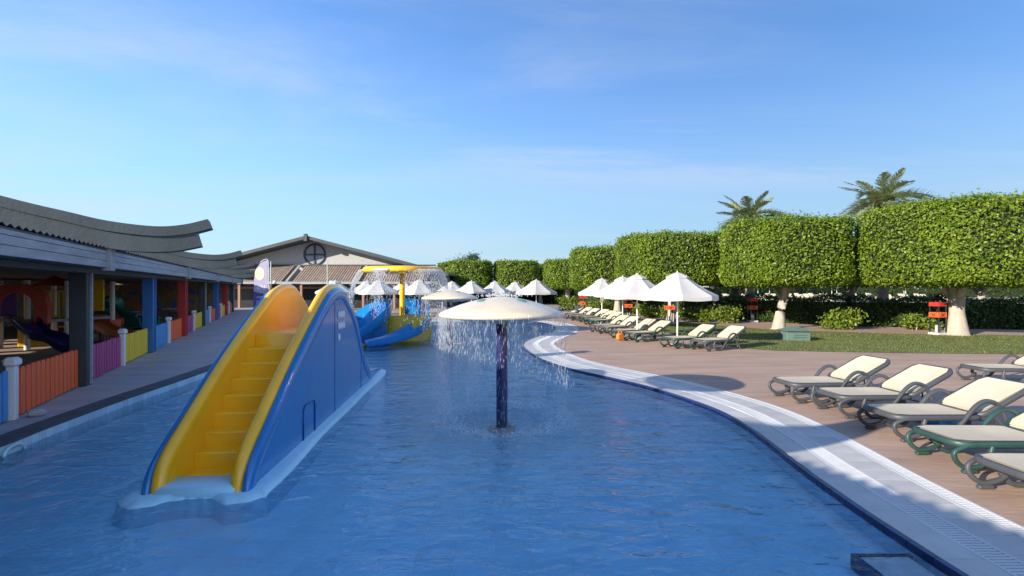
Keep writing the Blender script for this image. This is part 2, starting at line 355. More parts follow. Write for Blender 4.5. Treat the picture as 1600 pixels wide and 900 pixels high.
# submerged step in the near corner
t = thing('submerged_step', 'white underwater pool step edged with navy tiles', 'step', (3.12, 4.1, -.175))
MB().box((0, -.3, .06), (.42, 1.0, .12), bev=.01).build('tread', M('step_tile', (.70, .74, .76), .4, .06), t)
MB().box((-.23, -.3, .062), (.04, 1.0, .124)).build('edge_trim', NAVY, t); MB().box((0, .222, .062), (.50, .04, .124)).build('edge_trim', NAVY, t)
# left margin: coping, waterline tiles, promenade
lc = [p[:2] for p in left_c]
coping = struct(band(MB(), lc, .0, .34, -.02, .152).build('coping', M('dark_coping', (.085, .085, .10), .7, .3, 4, bump=.4, bscale=25)))
vis = [p for p in lc if 3 < p[1] < 20]
pieces(vis, -.012, .004, -.16, .115, .16, .008, 'waterline_tile', M('waterline_tile', (.52, .72, .80), .3, .1, 3, island=.12), coping)
prom = offset(lc, .335); pm = M('grey_stamped_paving', (.40, .38, .39), .75, .22, 1.0, bump=.5, bscale=7, stretch=(.6, 1.8, 1))
poly = [p for p in prom] + [PV(60, -2)[:2], PV(60, -14)[:2], PV(-22, -14)[:2], PV(-22, -2)[:2]]
struct(sheet('promenade', [poly[::-1]], .15, pm))
t = thing('pool_light', 'round pale pool light ring set in the waterline tiles', 'pool light', (-6.66, 6.86, -.0), R(8))
ring = MB(); ring.tube([(0, .17 * math.cos(a), .0 + .10 * math.sin(a)) for a in np.linspace(0, 2 * math.pi, 24, endpoint=False)], .045, closed=True, up=(1, 0, 0)); ring.build('ring', M('aqua_plastic', (.42, .72, .76), .35), t, 180)
MB().box((-.02, 0, 0), (.02, .26, .14), bev=.01).build('lens', M('lens', (.5, .62, .66), .2), t)
# lawn
lawn_p = [(40, 15.6), (16.76, 16.76), (12.82, 17.09), (9.2, 17.7), (8.3, 18.4), (7.9, 19.8), (7.6, 22.9), (7.3, 28.4), (9.6, 36), (11.4, 30.6), (13.4, 26.9), (18.1, 24.3), (23.2, 23.4), (40, 22.4)]
lawnm = M('lawn_turf', (.115, .135, .035), .9, .35, .8, bump=.6, bscale=60)
struct(sheet('lawn', [lawn_p], .034, lawnm))
LP = np.array(lawn_p)
def inpoly(P, x, y):
    c = np.zeros(len(x), bool); j = len(P) - 1
    for i in range(len(P)):
        c ^= ((P[i, 1] > y) != (P[j, 1] > y)) & (x < (P[j, 0] - P[i, 0]) * (y - P[i, 1]) / (P[j, 1] - P[i, 1] + 1e-9) + P[i, 0]); j = i
    return c
gx = rng.uniform(7, 32, 90000); gy = rng.uniform(15.8, 36, 90000); k = inpoly(LP, gx, gy); gx, gy = gx[k][:42000], gy[k][:42000]; n = len(gx)
a = rng.uniform(0, 6.28, n); hgt = rng.uniform(.025, .06, n); lean = rng.normal(0, .02, (n, 2)); wd = .012
B = np.stack([gx, gy, np.full(n, .033)], 1); s = np.stack([np.cos(a) * wd, np.sin(a) * wd, np.zeros(n)], 1); tip = B + np.stack([lean[:, 0], lean[:, 1], hgt], 1)
g = quads('grass', np.stack([B - s, B + s, tip], 1), leafmat('grass_blade', (.07, .105, .02), (.20, .21, .06), .3), stuff=True, tri=True)
tag(g, 'short green lawn grass between the deck and the hedge', 'grass')

# ------------------------------------------------------------------ play-pool slide
def pool_slide():
    t = thing('pool_slide', 'blue and yellow children pool slide with moulded steps standing in the water', 'slide', (-3.33, 5.43, 0), R(4.7))
    top = cat([(0, .0), (.12, .34), (.66, .72), (1.62, 1.32), (2.9, 2.0), (3.35, 2.17), (3.75, 2.22), (4.2, 2.14), (5.05, 1.62), (5.85, .78), (6.5, .33), (7.3, .17), (8.1, .10)], 6)
    def sheetwall(x0, x1, zb, prof, inset=0.):
        mb = MB(); k = len(prof); vs = []
        for x in (x0, x1):
            for s_, z in prof: vs.append((x, s_, max(z - inset, zb + .001)))
            for s_, z in prof: vs.append((x, s_, zb))
        fs = []
        for i in range(k - 1):
            fs += [(i, i + 1, 2 * k + i + 1, 2 * k + i), (k + i, k + i + 1, i + 1, i), (2 * k + i, 2 * k + i + 1, 3 * k + i + 1, 3 * k + i), (3 * k + i, 3 * k + i + 1, k + i + 1, k + i)]
        fs += [(0, 2 * k, 3 * k, k), (k - 1, 2 * k - 1, 4 * k - 1, 3 * k - 1)]
        return mb.add(vs, fs)
    prof2 = [(s_ + (.06 if i == 0 else 0), z) for i, (s_, z) in enumerate(top)]
    for sx in (-1, 1):
        # yellow inner wall with a fat rounded rim, blue outer panel with a raised border
        w_ = sheetwall(sx * .33, sx * .42, -.3, prof2, .05).build('side_wall', YEL, t, 40)
        rim = MB().tube([(sx * .40, s_, max(z - .03, -.05)) for s_, z in top if s_ < 7], .17, .15, n=12, up=(1, 0, 0)); rim.build('handrail', YEL, t, 180)
        bl = sheetwall(sx * .44, sx * .53, -.3, prof2, .03).build('outer_panel', BLUE, t, 40)
        bd = MB().tube([(sx * .505, s_, max(z - .13, -.12)) for s_, z in top if s_ < 6.8], .22, .10, n=10, up=(1, 0, 0), sq=3); bd.build('border', BLUE, bl, 180)
    for i in range(9):
        z1 = .10 + i * .176; s0 = .34 + i * .23; mb = MB().box((0, s0 + .20, z1 / 2 - .1), (.68, .40 if i < 8 else .2, z1 + .2), bev=.012); mb.build('step', YEL, t)
    MB().box((0, 2.95, .70), (.68, 1.36, 1.62), bev=.02).build('platform', YEL, t, 50)
    ch = cat([(3.6, 1.5), (4.2, 1.28), (5.0, .86), (5.8, .42), (6.5, .16), (7.3, .06), (8.0, .03)], 5); mb = MB()
    for (a, za), (b, zb) in zip(ch[:-1], ch[1:]): mb.add([(-.33, a, za), (.33, a, za), (.33, b, zb), (-.33, b, zb)], [(0, 1, 2, 3)])
    mb.build('chute', YEL, t, 60)
    per = [(-.66, 8.15), (0, 8.3), (.66, 8.15), (.72, 6), (.70, 3), (.74, .3), (.70, -.14), (.42, -.27), (.20, -.12), (0, -.10), (-.18, -.14), (-.44, -.30), (-.70, -.16), (-.74, .3), (-.70, 3), (-.72, 6)][::-1]
    pts = [(x + .012 * math.sin(i * .9), y + .012 * math.cos(i * 1.3)) for i, (x, y) in enumerate(cat(per, 7, True))][::-1]
    pts = pts if sum(a[0] * b[1] - b[0] * a[1] for a, b in zip(pts, pts[1:] + pts[:1])) > 0 else pts[::-1]
    sk = MB(); c = (0, 3.9); vs = [(x * 1.04, (y - 3.9) * 1.012 + 3.9, -.185) for x, y in pts] + [(x, y, -.004) for x, y in pts] + [(x * .90, (y - 3.9) * .975 + 3.9, .05) for x, y in pts]; m_ = len(pts)
    sk.add(vs, [(i, (i + 1) % m_, m_ + (i + 1) % m_, m_ + i) for i in range(m_)] + [(m_ + i, m_ + (i + 1) % m_, 2 * m_ + (i + 1) % m_, 2 * m_ + i) for i in range(m_)] + [tuple(range(2 * m_, 3 * m_))])
    sk.build('plinth', PALEB, t, 60)
    MB().box((0, .10, .03), (.86, .36, .18), bev=.04).build('foot_sill', PALEB, t, 50)
    discm = M('pale_disc', (.62, .68, .74), .5, .15, 30)
    for s_, z_ in ((3.45, 2.0), (5.6, .8)): MB().box((.533, s_, z_ / 2), (.006, .010, z_ - .1)).build('seam', M('dark_blue_seam', (.008, .05, .25), .4), t)
    for (a, b) in ((0, 0), (1, 0), (2, 0), (0, 1), (1, 1), (2, 1), (0, 2)):
        d = MB().lathe([(.001, .012), (.062, .012), (.070, .0)], n=20).build('disc', discm, t); d.rotation_euler = (0, R(90), 0); d.location = (.536, 3.72 + a * .165, 1.72 - b * .20)
    hp = MB(); hp.tube([(.536, 1.75, .0), (.536, 1.75, .46), (.536, 1.81, .52), (.536, 2.22, .52), (.536, 2.28, .46), (.536, 2.28, .0)], .022, n=6, up=(1, 0, 0)); hp.build('hatch', M('dark_blue_seam', (.008, .05, .25), .4), t, 180)
pool_slide()

# ------------------------------------------------------------------ falling water
DROP = drop_mat()
OCT = np.array([(1, 0, 0), (0, 1, 0), (-1, 0, 0), (0, -1, 0), (0, 0, 1), (0, 0, -1)], float)
OF = np.array([(0, 1, 4), (1, 2, 4), (2, 3, 4), (3, 0, 4), (1, 0, 5), (2, 1, 5), (3, 2, 5), (0, 3, 5)])
def drops(name, P, rad, length, label, parent=None):
    n = len(P); s = rad * rng.uniform(.5, 1.3, n); l = length * rng.uniform(.4, 1.4, n)
    V = OCT[None] * np.stack([s, s, l], 1)[:, None, :] + P[:, None, :]
    o = quads(name, V[:, OF].reshape(-1, 3, 3), DROP, parent, stuff=True, tri=True)
    if not parent: tag(o, label, 'falling water')
    return o
def mushroom(x, y, dia, rimz, label, pole_r, nd, first):
    t = thing('mushroom_fountain', label, 'fountain', (x, y, 0), 0, 'mushroom fountains in the pool')
    r = dia / 2; hcap = .27 * r / 1.05
    prof = [(r * .12, -.16), (r * .5, -.13), (r * .85, -.05), (r * .985, -.035), (r, 0), (r * .985, .028)] + [(r * q, .028 + hcap * (1 - q ** 1.7)) for q in (.9, .8, .65, .5, .35, .2, .08)]
    MB().lathe(prof, (0, 0, rimz), 64).build('cap', M('cream_gelcoat', (.70, .60, .44), .35, .14, 2.2, coat=.3), t, 60)
    mz = M('navy_mosaic', (.022, .025, .10), .25, .6, 28, spec=.7); MB().lathe([(pole_r, -.19), (pole_r, rimz - .05)], n=24).build('pole', mz, t, 60)
    MB().lathe([(pole_r * 2.6, -.18), (pole_r * 2.5, -.15), (pole_r * 1.3, -.12), (pole_r, -.12)], n=24).build('base_ring', M('rusty_base', (.45, .33, .30), .6, .3, 9), t, 60)
    for a in (-.75, .75):
        q = r * .42; v = MB().lathe([(.001, .012), (.085, .010), (.1, 0)], n=16).build('vent', M('green_vent', (.12, .30, .24), .4), t, 60); v.location = (q * math.sin(a), -q * math.cos(a), rimz + .028 + hcap * (1 - .42 ** 1.7) - .006); v.rotation_euler = (R(13), 0, 0)
    a = np.concatenate([rng.normal(math.pi, .5, nd // 2), rng.uniform(0, 6.28, nd // 2)]); keep = (np.sin(a * 3 + 1) + np.sin(a * 7) * .6 + rng.normal(0, .7, len(a))) > -.5; a = a[keep]; n = len(a)
    f = rng.uniform(0, 1, n) ** 1.35; rr = r * .99 + .05 * np.sqrt(f) + rng.normal(0, .02 + .03 * f, n)
    P = np.stack([x + rr * np.cos(a), y + rr * np.sin(a), rimz * (1 - f) + rng.normal(0, .01, n)], 1); P = P[P[:, 2] > .0]
    drops('water_curtain', P, .0028, .045, 'thin curtain of water falling from the mushroom cap beside the slide' if first else 'curtain of water falling from the mushroom cap beside the yellow tower')
    m_ = nd // 2; a = rng.uniform(0, 6.28, m_); rr = r + rng.normal(0, .16, m_); P = np.stack([x + rr * np.cos(a), y + rr * np.sin(a), np.abs(rng.normal(0, .06, m_)) + .004], 1)
    drops('splash', P, .006, .007, 'ring of splash droplets on the water below the ' + ('large cream mushroom fountain cap' if first else 'farther mushroom fountain'))
    m_ = 260; a = rng.uniform(0, 6.28, m_); rr = np.abs(rng.normal(0, r * .2, m_)); P = np.stack([x + rr * np.cos(a), y + rr * np.sin(a), rimz + hcap + .03 + np.abs(rng.normal(0, .05, m_)) * np.exp(-rr * 3)], 1)
    drops('bubbling_water', P, .008, .016, 'water bubbling over the top of the ' + ('large cream mushroom fountain' if first else 'farther mushroom fountain'))
mushroom(-.17, 8.59, 2.1, 1.76, 'cream capped mushroom fountain on a navy mosaic pole before the slide', .095, 6500, True)
mushroom(-2.57, 21.2, 2.35, 1.78, 'farther cream mushroom fountain standing beside the yellow water tower', .12, 2600, False)

# ------------------------------------------------------------------ yellow water tower with curved slides
def water_tower():
    X, Y = -4.76, 22.2
    t = thing('water_play_tower', 'yellow umbrella water play tower ringed by curved blue slides', 'water tower', (X, Y, 0))
    MB().lathe([(1.25, -.4), (1.25, .98), (1.20, 1.03), (.2, 1.03)], n=40).build('platform', M('dull_yellow', (.42, .32, .02), .4, .15), t, 50)
    MB().lathe([(.11, 1.0), (.11, 2.95)], n=16).build('pole', YEL, t, 60)
    mb = MB(); k = 48; prof = []
    for i in range(k):
        a = 2 * math.pi * i / k; prof.append(1.66 + .07 * math.cos(a * 5))
    rings = ((.1, 2.80), (.82, 2.82), (.97, 2.87), (1., 2.95), (.97, 3.06), (.88, 3.11), (.3, 3.09)); vs = []
    for f, z in rings:
        for i in range(k): a = 2 * math.pi * i / k; vs.append((prof[i] * f * math.cos(a), prof[i] * f * math.sin(a), z))
    fs = [(r * k + i, r * k + (i + 1) % k, (r + 1) * k + (i + 1) % k, (r + 1) * k + i) for r in range(len(rings) - 1) for i in range(k)] + [tuple(range(6 * k, 7 * k))]
    MB().add(vs, fs).build('dish', YEL, t, 60)
    for i in range(10):
        a = 2 * math.pi * (i + .3) / 10; o = MB().box((0, 0, 0), (.05, .05, .07), bev=.01).build('nozzle', M('nozzle', (.5, .24, .01), .4), t); o.location = (1.63 * math.cos(a), 1.63 * math.sin(a), 2.95); o.rotation_euler = (0, 0, a)
    MB().tube([(-.9, .3, 3.12), (.2, .35, 3.2), (1.0, .3, 3.12)], .08, n=6).build('feed_pipe', DARKM, t, 180)
    # curved open chutes: U-section swept along a path
    def chute(path, wid, dep, name='slide_chute', m=BLUE, wallh=None):
        P = cat(path, 6); k = len(P); mb = MB(); sec = [(-.5, 1.), (-.47, .5), (-.38, .14), (-.2, 0), (.2, 0), (.38, .14), (.47, .5), (.5, 1.)]; vs = []; ns = 16
        for i, p in enumerate(P):
            q0, q1 = np.array(P[max(i - 1, 0)]), np.array(P[min(i + 1, k - 1)]); d = q1 - q0; d[2] = 0; d /= np.linalg.norm(d); sd = np.array((d[1], -d[0], 0)); f = i / (k - 1); hh = dep * (1 - .55 * f)
            for (s_, z) in sec: vs.append(tuple(np.array(p) + sd * s_ * wid + np.array((0, 0, z * hh))))
            for (s_, z) in reversed(sec): vs.append(tuple(np.array(p) + sd * s_ * (wid + .1) + np.array((0, 0, z * hh - (.05 if z < .9 else -.02)))))
        fs = [(i * ns + q, i * ns + (q + 1) % ns, (i + 1) * ns + (q + 1) % ns, (i + 1) * ns + q) for i in range(k - 1) for q in range(ns)] + [tuple(range(ns)), tuple(range((k - 1) * ns, k * ns))]
        mb.add(vs, fs); return mb.build(name, m, t, 50)
    chute([(-.6, -.7, 1.0), (-.55, -1.5, .85), (-.95, -2.3, .42), (-1.5, -2.75, .08)], .62, .75)
    chute([(1.0, -.5, .55), (.75, -1.6, .30), (.05, -2.5, .10), (-.7, -2.95, .02)], .55, .42)
    # big left side shell: an outward-leaning fan of panels
    mb = MB(); A = [(-.35, -1.45, 1.62), (-.75, -1.5, 1.65), (-1.2, -1.25, 1.5), (-1.75, -.7, 1.25), (-2.1, .1, 1.0)]; vs = []
    for x, y, z in A: vs += [(x, y, z), (x * 1.06 - .02, y * 1.06, -.3), (x * .93, y * .9, z - .02), (x * .97, y * .95, -.3)]
    k = len(A); fs = []
    for i in range(k - 1):
        a, b = i * 4, i * 4 + 4; fs += [(a, a + 1, b + 1, b), (a + 2, b + 2, b + 3, a + 3), (a, b, b + 2, a + 2)]
    fs += [(0, 2, 3, 1), (k * 4 - 4, k * 4 - 3, k * 4 - 1, k * 4 - 2)]
    MB().add(vs, fs).build('slide_shell', BLUE, t, 25)
    for a0, a1 in ((-.1, .25), (1.2, 1.9), (-.75, -.45), (2.3, 2.9), (3.3, 3.7)):
        mb = MB(); pr = []
        for i in range(7): a = a0 + (a1 - a0) * i / 6; pr.append((1.19 * math.cos(a), 1.19 * math.sin(a)))
        pr += [(x * .92, y * .92) for x, y in reversed(pr)]; mb.prism(pr, .9, 1.72).build('guard_panel', BLUE, t, 40)
    MB().lathe([(.34, -.3), (.34, .05), (.25, .09)], (-1.15, -2.75, 0), 20).build('landing_pad', M('dull_yellow', (.5, .4, .02)), t, 50)
    # water thrown from the dish
    for a0, sp, n, vo in ((3.35, .20, 1500, 1.0), (4.35, .20, 1000, .35), (5.75, .55, 2600, .75), (.1, .5, 900, .7), (1.8, .8, 700, .5)):
        a = rng.normal(a0, sp * .6, n); tt = rng.uniform(0, .70, n); v0 = vo * rng.uniform(.75, 1.25, n); rr = 1.66 + v0 * tt; z = 2.93 + .25 * tt - 4.9 * tt ** 2
        P = np.stack([X + rr * np.cos(a), Y + rr * np.sin(a), z], 1) + rng.normal(0, .02, (n, 3)); P = P[P[:, 2] > .02]; drops('water_jet', P, .010, .045, '', None)['label'] = 'arc of water spraying off the yellow tower dish'; bpy.data.objects[-1 if False else 0]
water_tower()
for o in [o for o in COL.objects if o.name.startswith('water_jet')]: o['category'] = 'falling water'; o['group'] = 'water arcs from the tower dish'

# ------------------------------------------------------------------ pavilion on the left
CDARK = M('charcoal_timber', (.045, .055, .06), .6, .2, 3, bump=.2, bscale=25); GREYW = M('weathered_grey_board', (.33, .36, .39), .65, .25, 1.6, bump=.35, bscale=18, stretch=(1, 1, 4))
ROOFG = M('slate_blue_board', (.075, .09, .095), .55, .22, 1.5, bump=.25, bscale=14); TILE = M('roof_tile', (.10, .10, .105), .7, .25, 4, bump=.2)
COLS = {'dark': CDARK, 'blue': M('blue_column', (.03, .15, .40), .5, .12, 3), 'red': M('red_column', (.40, .028, .03), .5, .12, 3)}
def pavilion():
    t = thing('play_pavilion', 'long open sided pavilion with upswept dark roof beams over the play area', 'pavilion', (0, 0, 0), PANG)
    # local frame: x along u, y = -v
    def pt(u, v, z): return (u, -v, z)
    U0, U1 = -20, 53
    # corrugated tile roof, both slopes
    prof = [(-3.10, 2.97), (-4.7, 3.30), (-6.2, 3.78), (-8.1, 4.42)]; back = [(-8.1, 4.42), (-10.5, 3.7), (-13.6, 2.95)]
    for pr in (prof, back):
        mb = MB(); us = np.arange(U0, U1 + .001, .11); k = len(pr); vs = []
        for i, u in enumerate(us):
            h = .045 * (1 if i % 2 else 0)
            for v, z in pr: vs.append(pt(u, v, z + h))
        fs = [(i * k + q, (i + 1) * k + q, (i + 1) * k + q + 1, i * k + q + 1) for i in range(len(us) - 1) for q in range(k - 1)]
        mb.add(vs, fs).build('roof_tiles', TILE, t)
    # ceiling and soffit
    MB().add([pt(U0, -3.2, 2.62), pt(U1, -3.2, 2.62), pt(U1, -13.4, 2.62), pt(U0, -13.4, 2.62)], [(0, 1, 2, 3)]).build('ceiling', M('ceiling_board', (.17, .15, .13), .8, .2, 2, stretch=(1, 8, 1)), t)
    MB().box((16.5, 3.75, 2.56), (73, .26, .10)).build('lintel', CDARK, t)
    ks = [12.6 + 9.7 * k for k in range(-3, 5)]
    for a, b in zip(ks[:-1], ks[1:]):
        for j, (z0, z1) in enumerate(((2.605, 2.735), (2.74, 2.86), (2.865, 2.93))):
            MB().box(((a + b) / 2, 3.14 - j * .006, (z0 + z1) / 2), (b - a - .27, .05, z1 - z0), bev=.004).build('fascia_board', GREYW, t)
    MB().box((16.5, 3.17, 2.95), (73, .10, .03)).build('gutter', CDARK, t)
    up = cat([(-8.1, 4.80), (-7, 4.46), (-4.7, 3.80), (-3.76, 3.57), (-3.09, 3.42), (-2.32, 3.35), (-1.8, 3.41), (-1.36, 3.55)], 5)
    lo = cat([(-8.1, 4.50), (-4.7, 3.54), (-3.76, 3.31), (-3.09, 3.15), (-2.5, 3.09), (-2.0, 3.12), (-1.56, 3.23)], 5)
    upm = bml = None
    for u in ks + [51.4]:
        if upm is None:
            upm = MB().tube([pt(0, v, z) for v, z in up], .60, .28, n=4, sq=2).build('upper_beam', ROOFG, t, 30)
            # square section: four corners
            me = upm.data
            lob = MB().tube([pt(0, v, z) for v, z in lo], .52, .46, n=4, sq=2).build('lower_beam', ROOFG, t, 30)
            web = MB(); pr = [(v, z) for v, z in lo if v < -3.2]; k = len(pr)
            for x in (-.12, .12): web.v += [pt(x, v, z) for v, z in pr] + [pt(x, v, z - .42) for v, z in pr]
            for o_ in (0, 2 * k): web.f += [(o_ + i, o_ + i + 1, o_ + k + i + 1, o_ + k + i) for i in range(k - 1)]
            wb = web.build('beam_web', ROOFG, t); trio = (upm, lob, wb); objs = trio
        else:
            objs = tuple(q.copy() for q in trio)
            for q in objs: COL.objects.link(q)
        for q in objs: q.location = (u, 0, 0)
        MB().box((u, 3.12, 2.80), (.26, .16, .52), bev=.01).build('beam_block', GREYW, t)
    # back wall with a slot of small openings near the play tower
    wm = mural_mat()
    MB().box((40, 13.2, 1.4), (27.9, .2, 2.5)).build('mural_wall', wm, t)
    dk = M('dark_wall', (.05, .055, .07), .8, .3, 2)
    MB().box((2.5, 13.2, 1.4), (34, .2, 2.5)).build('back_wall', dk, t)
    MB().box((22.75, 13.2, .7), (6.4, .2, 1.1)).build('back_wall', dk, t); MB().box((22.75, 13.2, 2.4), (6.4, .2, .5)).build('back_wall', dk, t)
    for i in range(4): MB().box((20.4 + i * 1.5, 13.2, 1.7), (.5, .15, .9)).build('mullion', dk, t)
    MB().box((53.2, 8.5, 1.45), (.2, 9.2, 2.6)).build('end_wall', wm, t)
    MB().box((16, 8.6, .153), (74, 9.4, .012)).build('floor', M('play_floor', (.34, .25, .19), .7, .15, 1.5), t)
    for k in range(-5, 7):
        u = 13.5 + 6.1 * k; c = ('dark', 'blue', 'red')[k % 3]
        o = MB().box((0, 0, 1.32), (.30, .30, 2.44), bev=.015).build('column', COLS[c], t); o.location = (u, 3.82, .06)
        st = MB().box((0, 0, 1.32), (.07, .05, 2.40)).build('column_trim', GREYW if c == 'dark' else COLS[c], o); st.location = (.06, -.165, 0)
    return t
pav = pavilion()
# fence: separate coloured picket panels and white posts
PICK = {'blue': (.07, .30, .66), 'orange': (.92, .15, .035), 'purple': (.42, .055, .20), 'yellow': (.80, .58, .02)}
slat_mesh = {}; rail_mesh = {}
for c, rgb in PICK.items():
    m = M('picket_' + c, rgb, .55, .14, 3, bump=.15, bscale=30, stretch=(4, 4, 1))
    sm = MB(); w2, hh = .077, .76; prof = [(-w2, 0), (w2, 0), (w2, hh - .06), (w2 * .72, hh - .018), (w2 * .3, hh), (-w2 * .3, hh), (-w2 * .72, hh - .018), (-w2, hh - .06)]; k = 8
    sm.add([(x, -.013, z) for x, z in prof] + [(x, .013, z) for x, z in prof], [tuple(range(k)), tuple(range(2 * k - 1, k - 1, -1))] + [(i, i + k, (i + 1) % k + k, (i + 1) % k) for i in range(k)])
    slat_mesh[c] = (sm, m)
protos = {}
def fence_panel(c, ua, ub):
    p = PV(ua, -3.82, .18); t = thing('picket_fence_panel', f'{c} picket fence panel along the grey promenade', 'fence panel', p, PANG, f'{c} picket panels along the promenade')
    n = 14; st = (ub - ua) / n; sm, m = slat_mesh[c]
    for i in range(n):
        if c not in protos: protos[c] = sm.build('slat', m, t); o = protos[c]
        else: o = protos[c].copy(); COL.objects.link(o); o.parent = t
        o.location = (st * (i + .5), random.uniform(-.004, .004), random.uniform(-.008, .008)); o.rotation_euler = (0, random.uniform(-.012, .012), 0)
    for z in (.16, .56): MB().box(((ub - ua) / 2, .032, z), (ub - ua - .02, .035, .07)).build('rail', m, t)
for k in range(-2, 6):
    a = 13.5 + 6.1 * k; mid = a + 3.05; c1, c2 = ('purple', 'yellow') if k % 2 == 0 else ('blue', 'orange')
    fence_panel(c1, a + .17, mid - .09); fence_panel(c2, mid + .09, a + 5.93)
    t = thing('fence_post', 'white square post with chunky cap joining two picket panels', 'fence post', PV(mid, -3.80, .15), PANG, 'white fence posts')
    MB().box((0, 0, .42), (.12, .12, .84), bev=.01).build('shaft', WHITE, t); MB().box((0, 0, .90), (.20, .20, .15), bev=.04).build('cap', WHITE, t)
rk = MB(); rk.box((0, 0, .05), (.22, .16, .12), .4, .04); tag(rk.build('floodlight_box', M('grey_plastic', (.42, .43, .44), .5), None, 40, PV(10.6, -3.55, .15)), 'small grey box lying at the foot of the white fence post', 'box')
sl_ = thing('white_board', 'low white sloping board lying on the promenade by the pool', 'board', (-10.9, 22.2, .15), R(20))
MB().add([(-.5, -1.2, .02), (.5, -1.2, .02), (.5, 1.2, .16), (-.5, 1.2, .16), (-.5, 1.2, 0), (.5, 1.2, 0)], [(0, 1, 2, 3), (3, 2, 5, 4), (0, 3, 4), (1, 5, 2)]).build('panel', WHITE, sl_)
MB().box((0, 1.15, .05), (.9, .05, .08)).build('batten', DARKM, sl_)

# ------------------------------------------------------------------ play equipment under the roof
POSTM = M('cream_post', (.62, .60, .55), .45, .08); REDP = M('red_plastic', (.50, .075, .04), .4, .1); NAVP = M('navy_plastic', (.02, .02, .13), .3, .1, coat=.3); TEAL = M('teal_plastic', (.01, .17, .18), .35, .1); BRN = M('orange_plastic', (.42, .11, .035), .4, .12); YP = M('yellow_plastic', (.70, .42, .02), .4, .1)
def ribbon_slide(t, path, wid, rimh, m, name):
    P = cat(path, 6); k = len(P); vs = []; ns = 10
    for i, p in enumerate(P):
        d = np.array(P[min(i + 1, k - 1)]) - np.array(P[max(i - 1, 0)]); d[2] = 0; d /= np.linalg.norm(d); sd = np.array((d[1], -d[0], 0)); p = np.array(p)
        for s_, z in ((-.5, rimh), (-.44, rimh), (-.36, .03), (.36, .03), (.44, rimh), (.5, rimh), (.52, rimh - .05), (.42, -.06), (-.42, -.06), (-.52, rimh - .05)): vs.append(tuple(p + sd * s_ * wid + np.array((0, 0, z))))
    fs = [(i * ns + q, i * ns + (q + 1) % ns, (i + 1) * ns + (q + 1) % ns, (i + 1) * ns + q) for i in range(k - 1) for q in range(ns)] + [tuple(range(ns)), tuple(range((k - 1) * ns, k * ns))]
    return MB().add(vs, fs).build(name, m, t, 50)
def play_tower():
    t = thing('play_tower', 'indoor play tower with red hood, navy wave slide and cream posts', 'play tower', (0, 0, 0))
    for x, y, h in ((-16.0, 16.9, 2.45), (-15.2, 17.5, 2.45), (-17.4, 17.4, 2.45), (-17.0, 19.0, 2.45), (-15.3, 19.6, 2.45), (-18.6, 18.6, 2.45)): MB().lathe([(.085, .15), (.085, h)], (x, y, 0), 14).build('post', POSTM, t, 60)
    # red hood: arch extruded
    prof = []; 
    for i in range(13): a = math.pi * i / 12; prof.append((math.cos(a), math.sin(a)))
    mb = MB(); outer = [(-.78, -.55)] + [(-.78 + 0, .1)] + [(-c * .76, .1 + s_ * .62) for c, s_ in prof] + [(.78, .1), (.78, -.55)]; inner = [(-.46, -.55)] + [(-.46, 0)] + [(-c * .46, s_ * .44) for c, s_ in prof] + [(.46, 0), (.46, -.55)]
    k = len(outer)
    for yy in (0, .45):
        mb.v += [(x, yy, z) for x, z in outer] + [(x, yy, z) for x, z in inner]
    for i in range(k - 1):
        mb.f += [(i, i + 1, k + i + 1, k + i), (2 * k + i, 3 * k + i, 3 * k + i + 1, 2 * k + i + 1), (i, 2 * k + i, 2 * k + i + 1, i + 1), (k + i, k + i + 1, 3 * k + i + 1, 3 * k + i)]
    h = mb.build('hood', REDP, t, 35); h.location = (-15.45, 15.9, 1.62); h.rotation_euler = (0, 0, R(28))
    ribbon_slide(t, [(-15.5, 16.2, 1.18), (-15.0, 15.85, 1.05), (-14.5, 15.7, .72), (-14.0, 15.65, .62), (-13.5, 15.6, .34), (-13.0, 15.6, .30)], .66, .20, NAVP, 'wave_slide')
    ribbon_slide(t, [(-16.0, 18.9, 1.15), (-15.2, 18.6, .95), (-14.3, 18.4, .55), (-13.4, 18.3, .38)], .6, .2, BRN, 'wave_slide')
    MB().box((-16.3, 18.1, 1.12), (2.6, 2.2, .10), R(-10)).build('deck_panel', M('grey_deck', (.2, .2, .22), .6), t)
    pn = MB().box((0, 0, 0), (1.05, .06, 1.1), bev=.02).build('panel', YP, t); pn.location = (-14.75, 17.75, 1.95); pn.rotation_euler = (0, 0, R(15))
    wq = MB().box((0, -.035, .18), (.36, .02, .4), bev=.008).build('window', M('violet_plastic', (.12, .06, .35), .4), pn)
    for i in range(8):
        o = MB().box((0, 0, 0), (.035, .035, .85)).build('rail_bar', YP, t); o.location = (-15.95 + i * .11, 17.15 + i * .05, 1.65)
    for z in (1.22, 2.08): MB().tube([(-16, 17.13, z), (-15.1, 17.54, z)], .05, n=6).build('rail', YP, t)
    MB().box((-17.2, 17.2, 1.75), (.9, .06, 1.0), R(20), .02).build('panel', M('violet_plastic', (.12, .06, .35), .4), t)
    MB().box((-15.9, 17.0, .55), (.8, .06, .6), R(20), .02).build('panel', YP, t)
    mb = MB(); mb.lathe([(.9, 0), (.05, .35)], (-16.0, 17.9, 2.28), 4); mb.build('roof_cap', REDP, t)
play_tower()
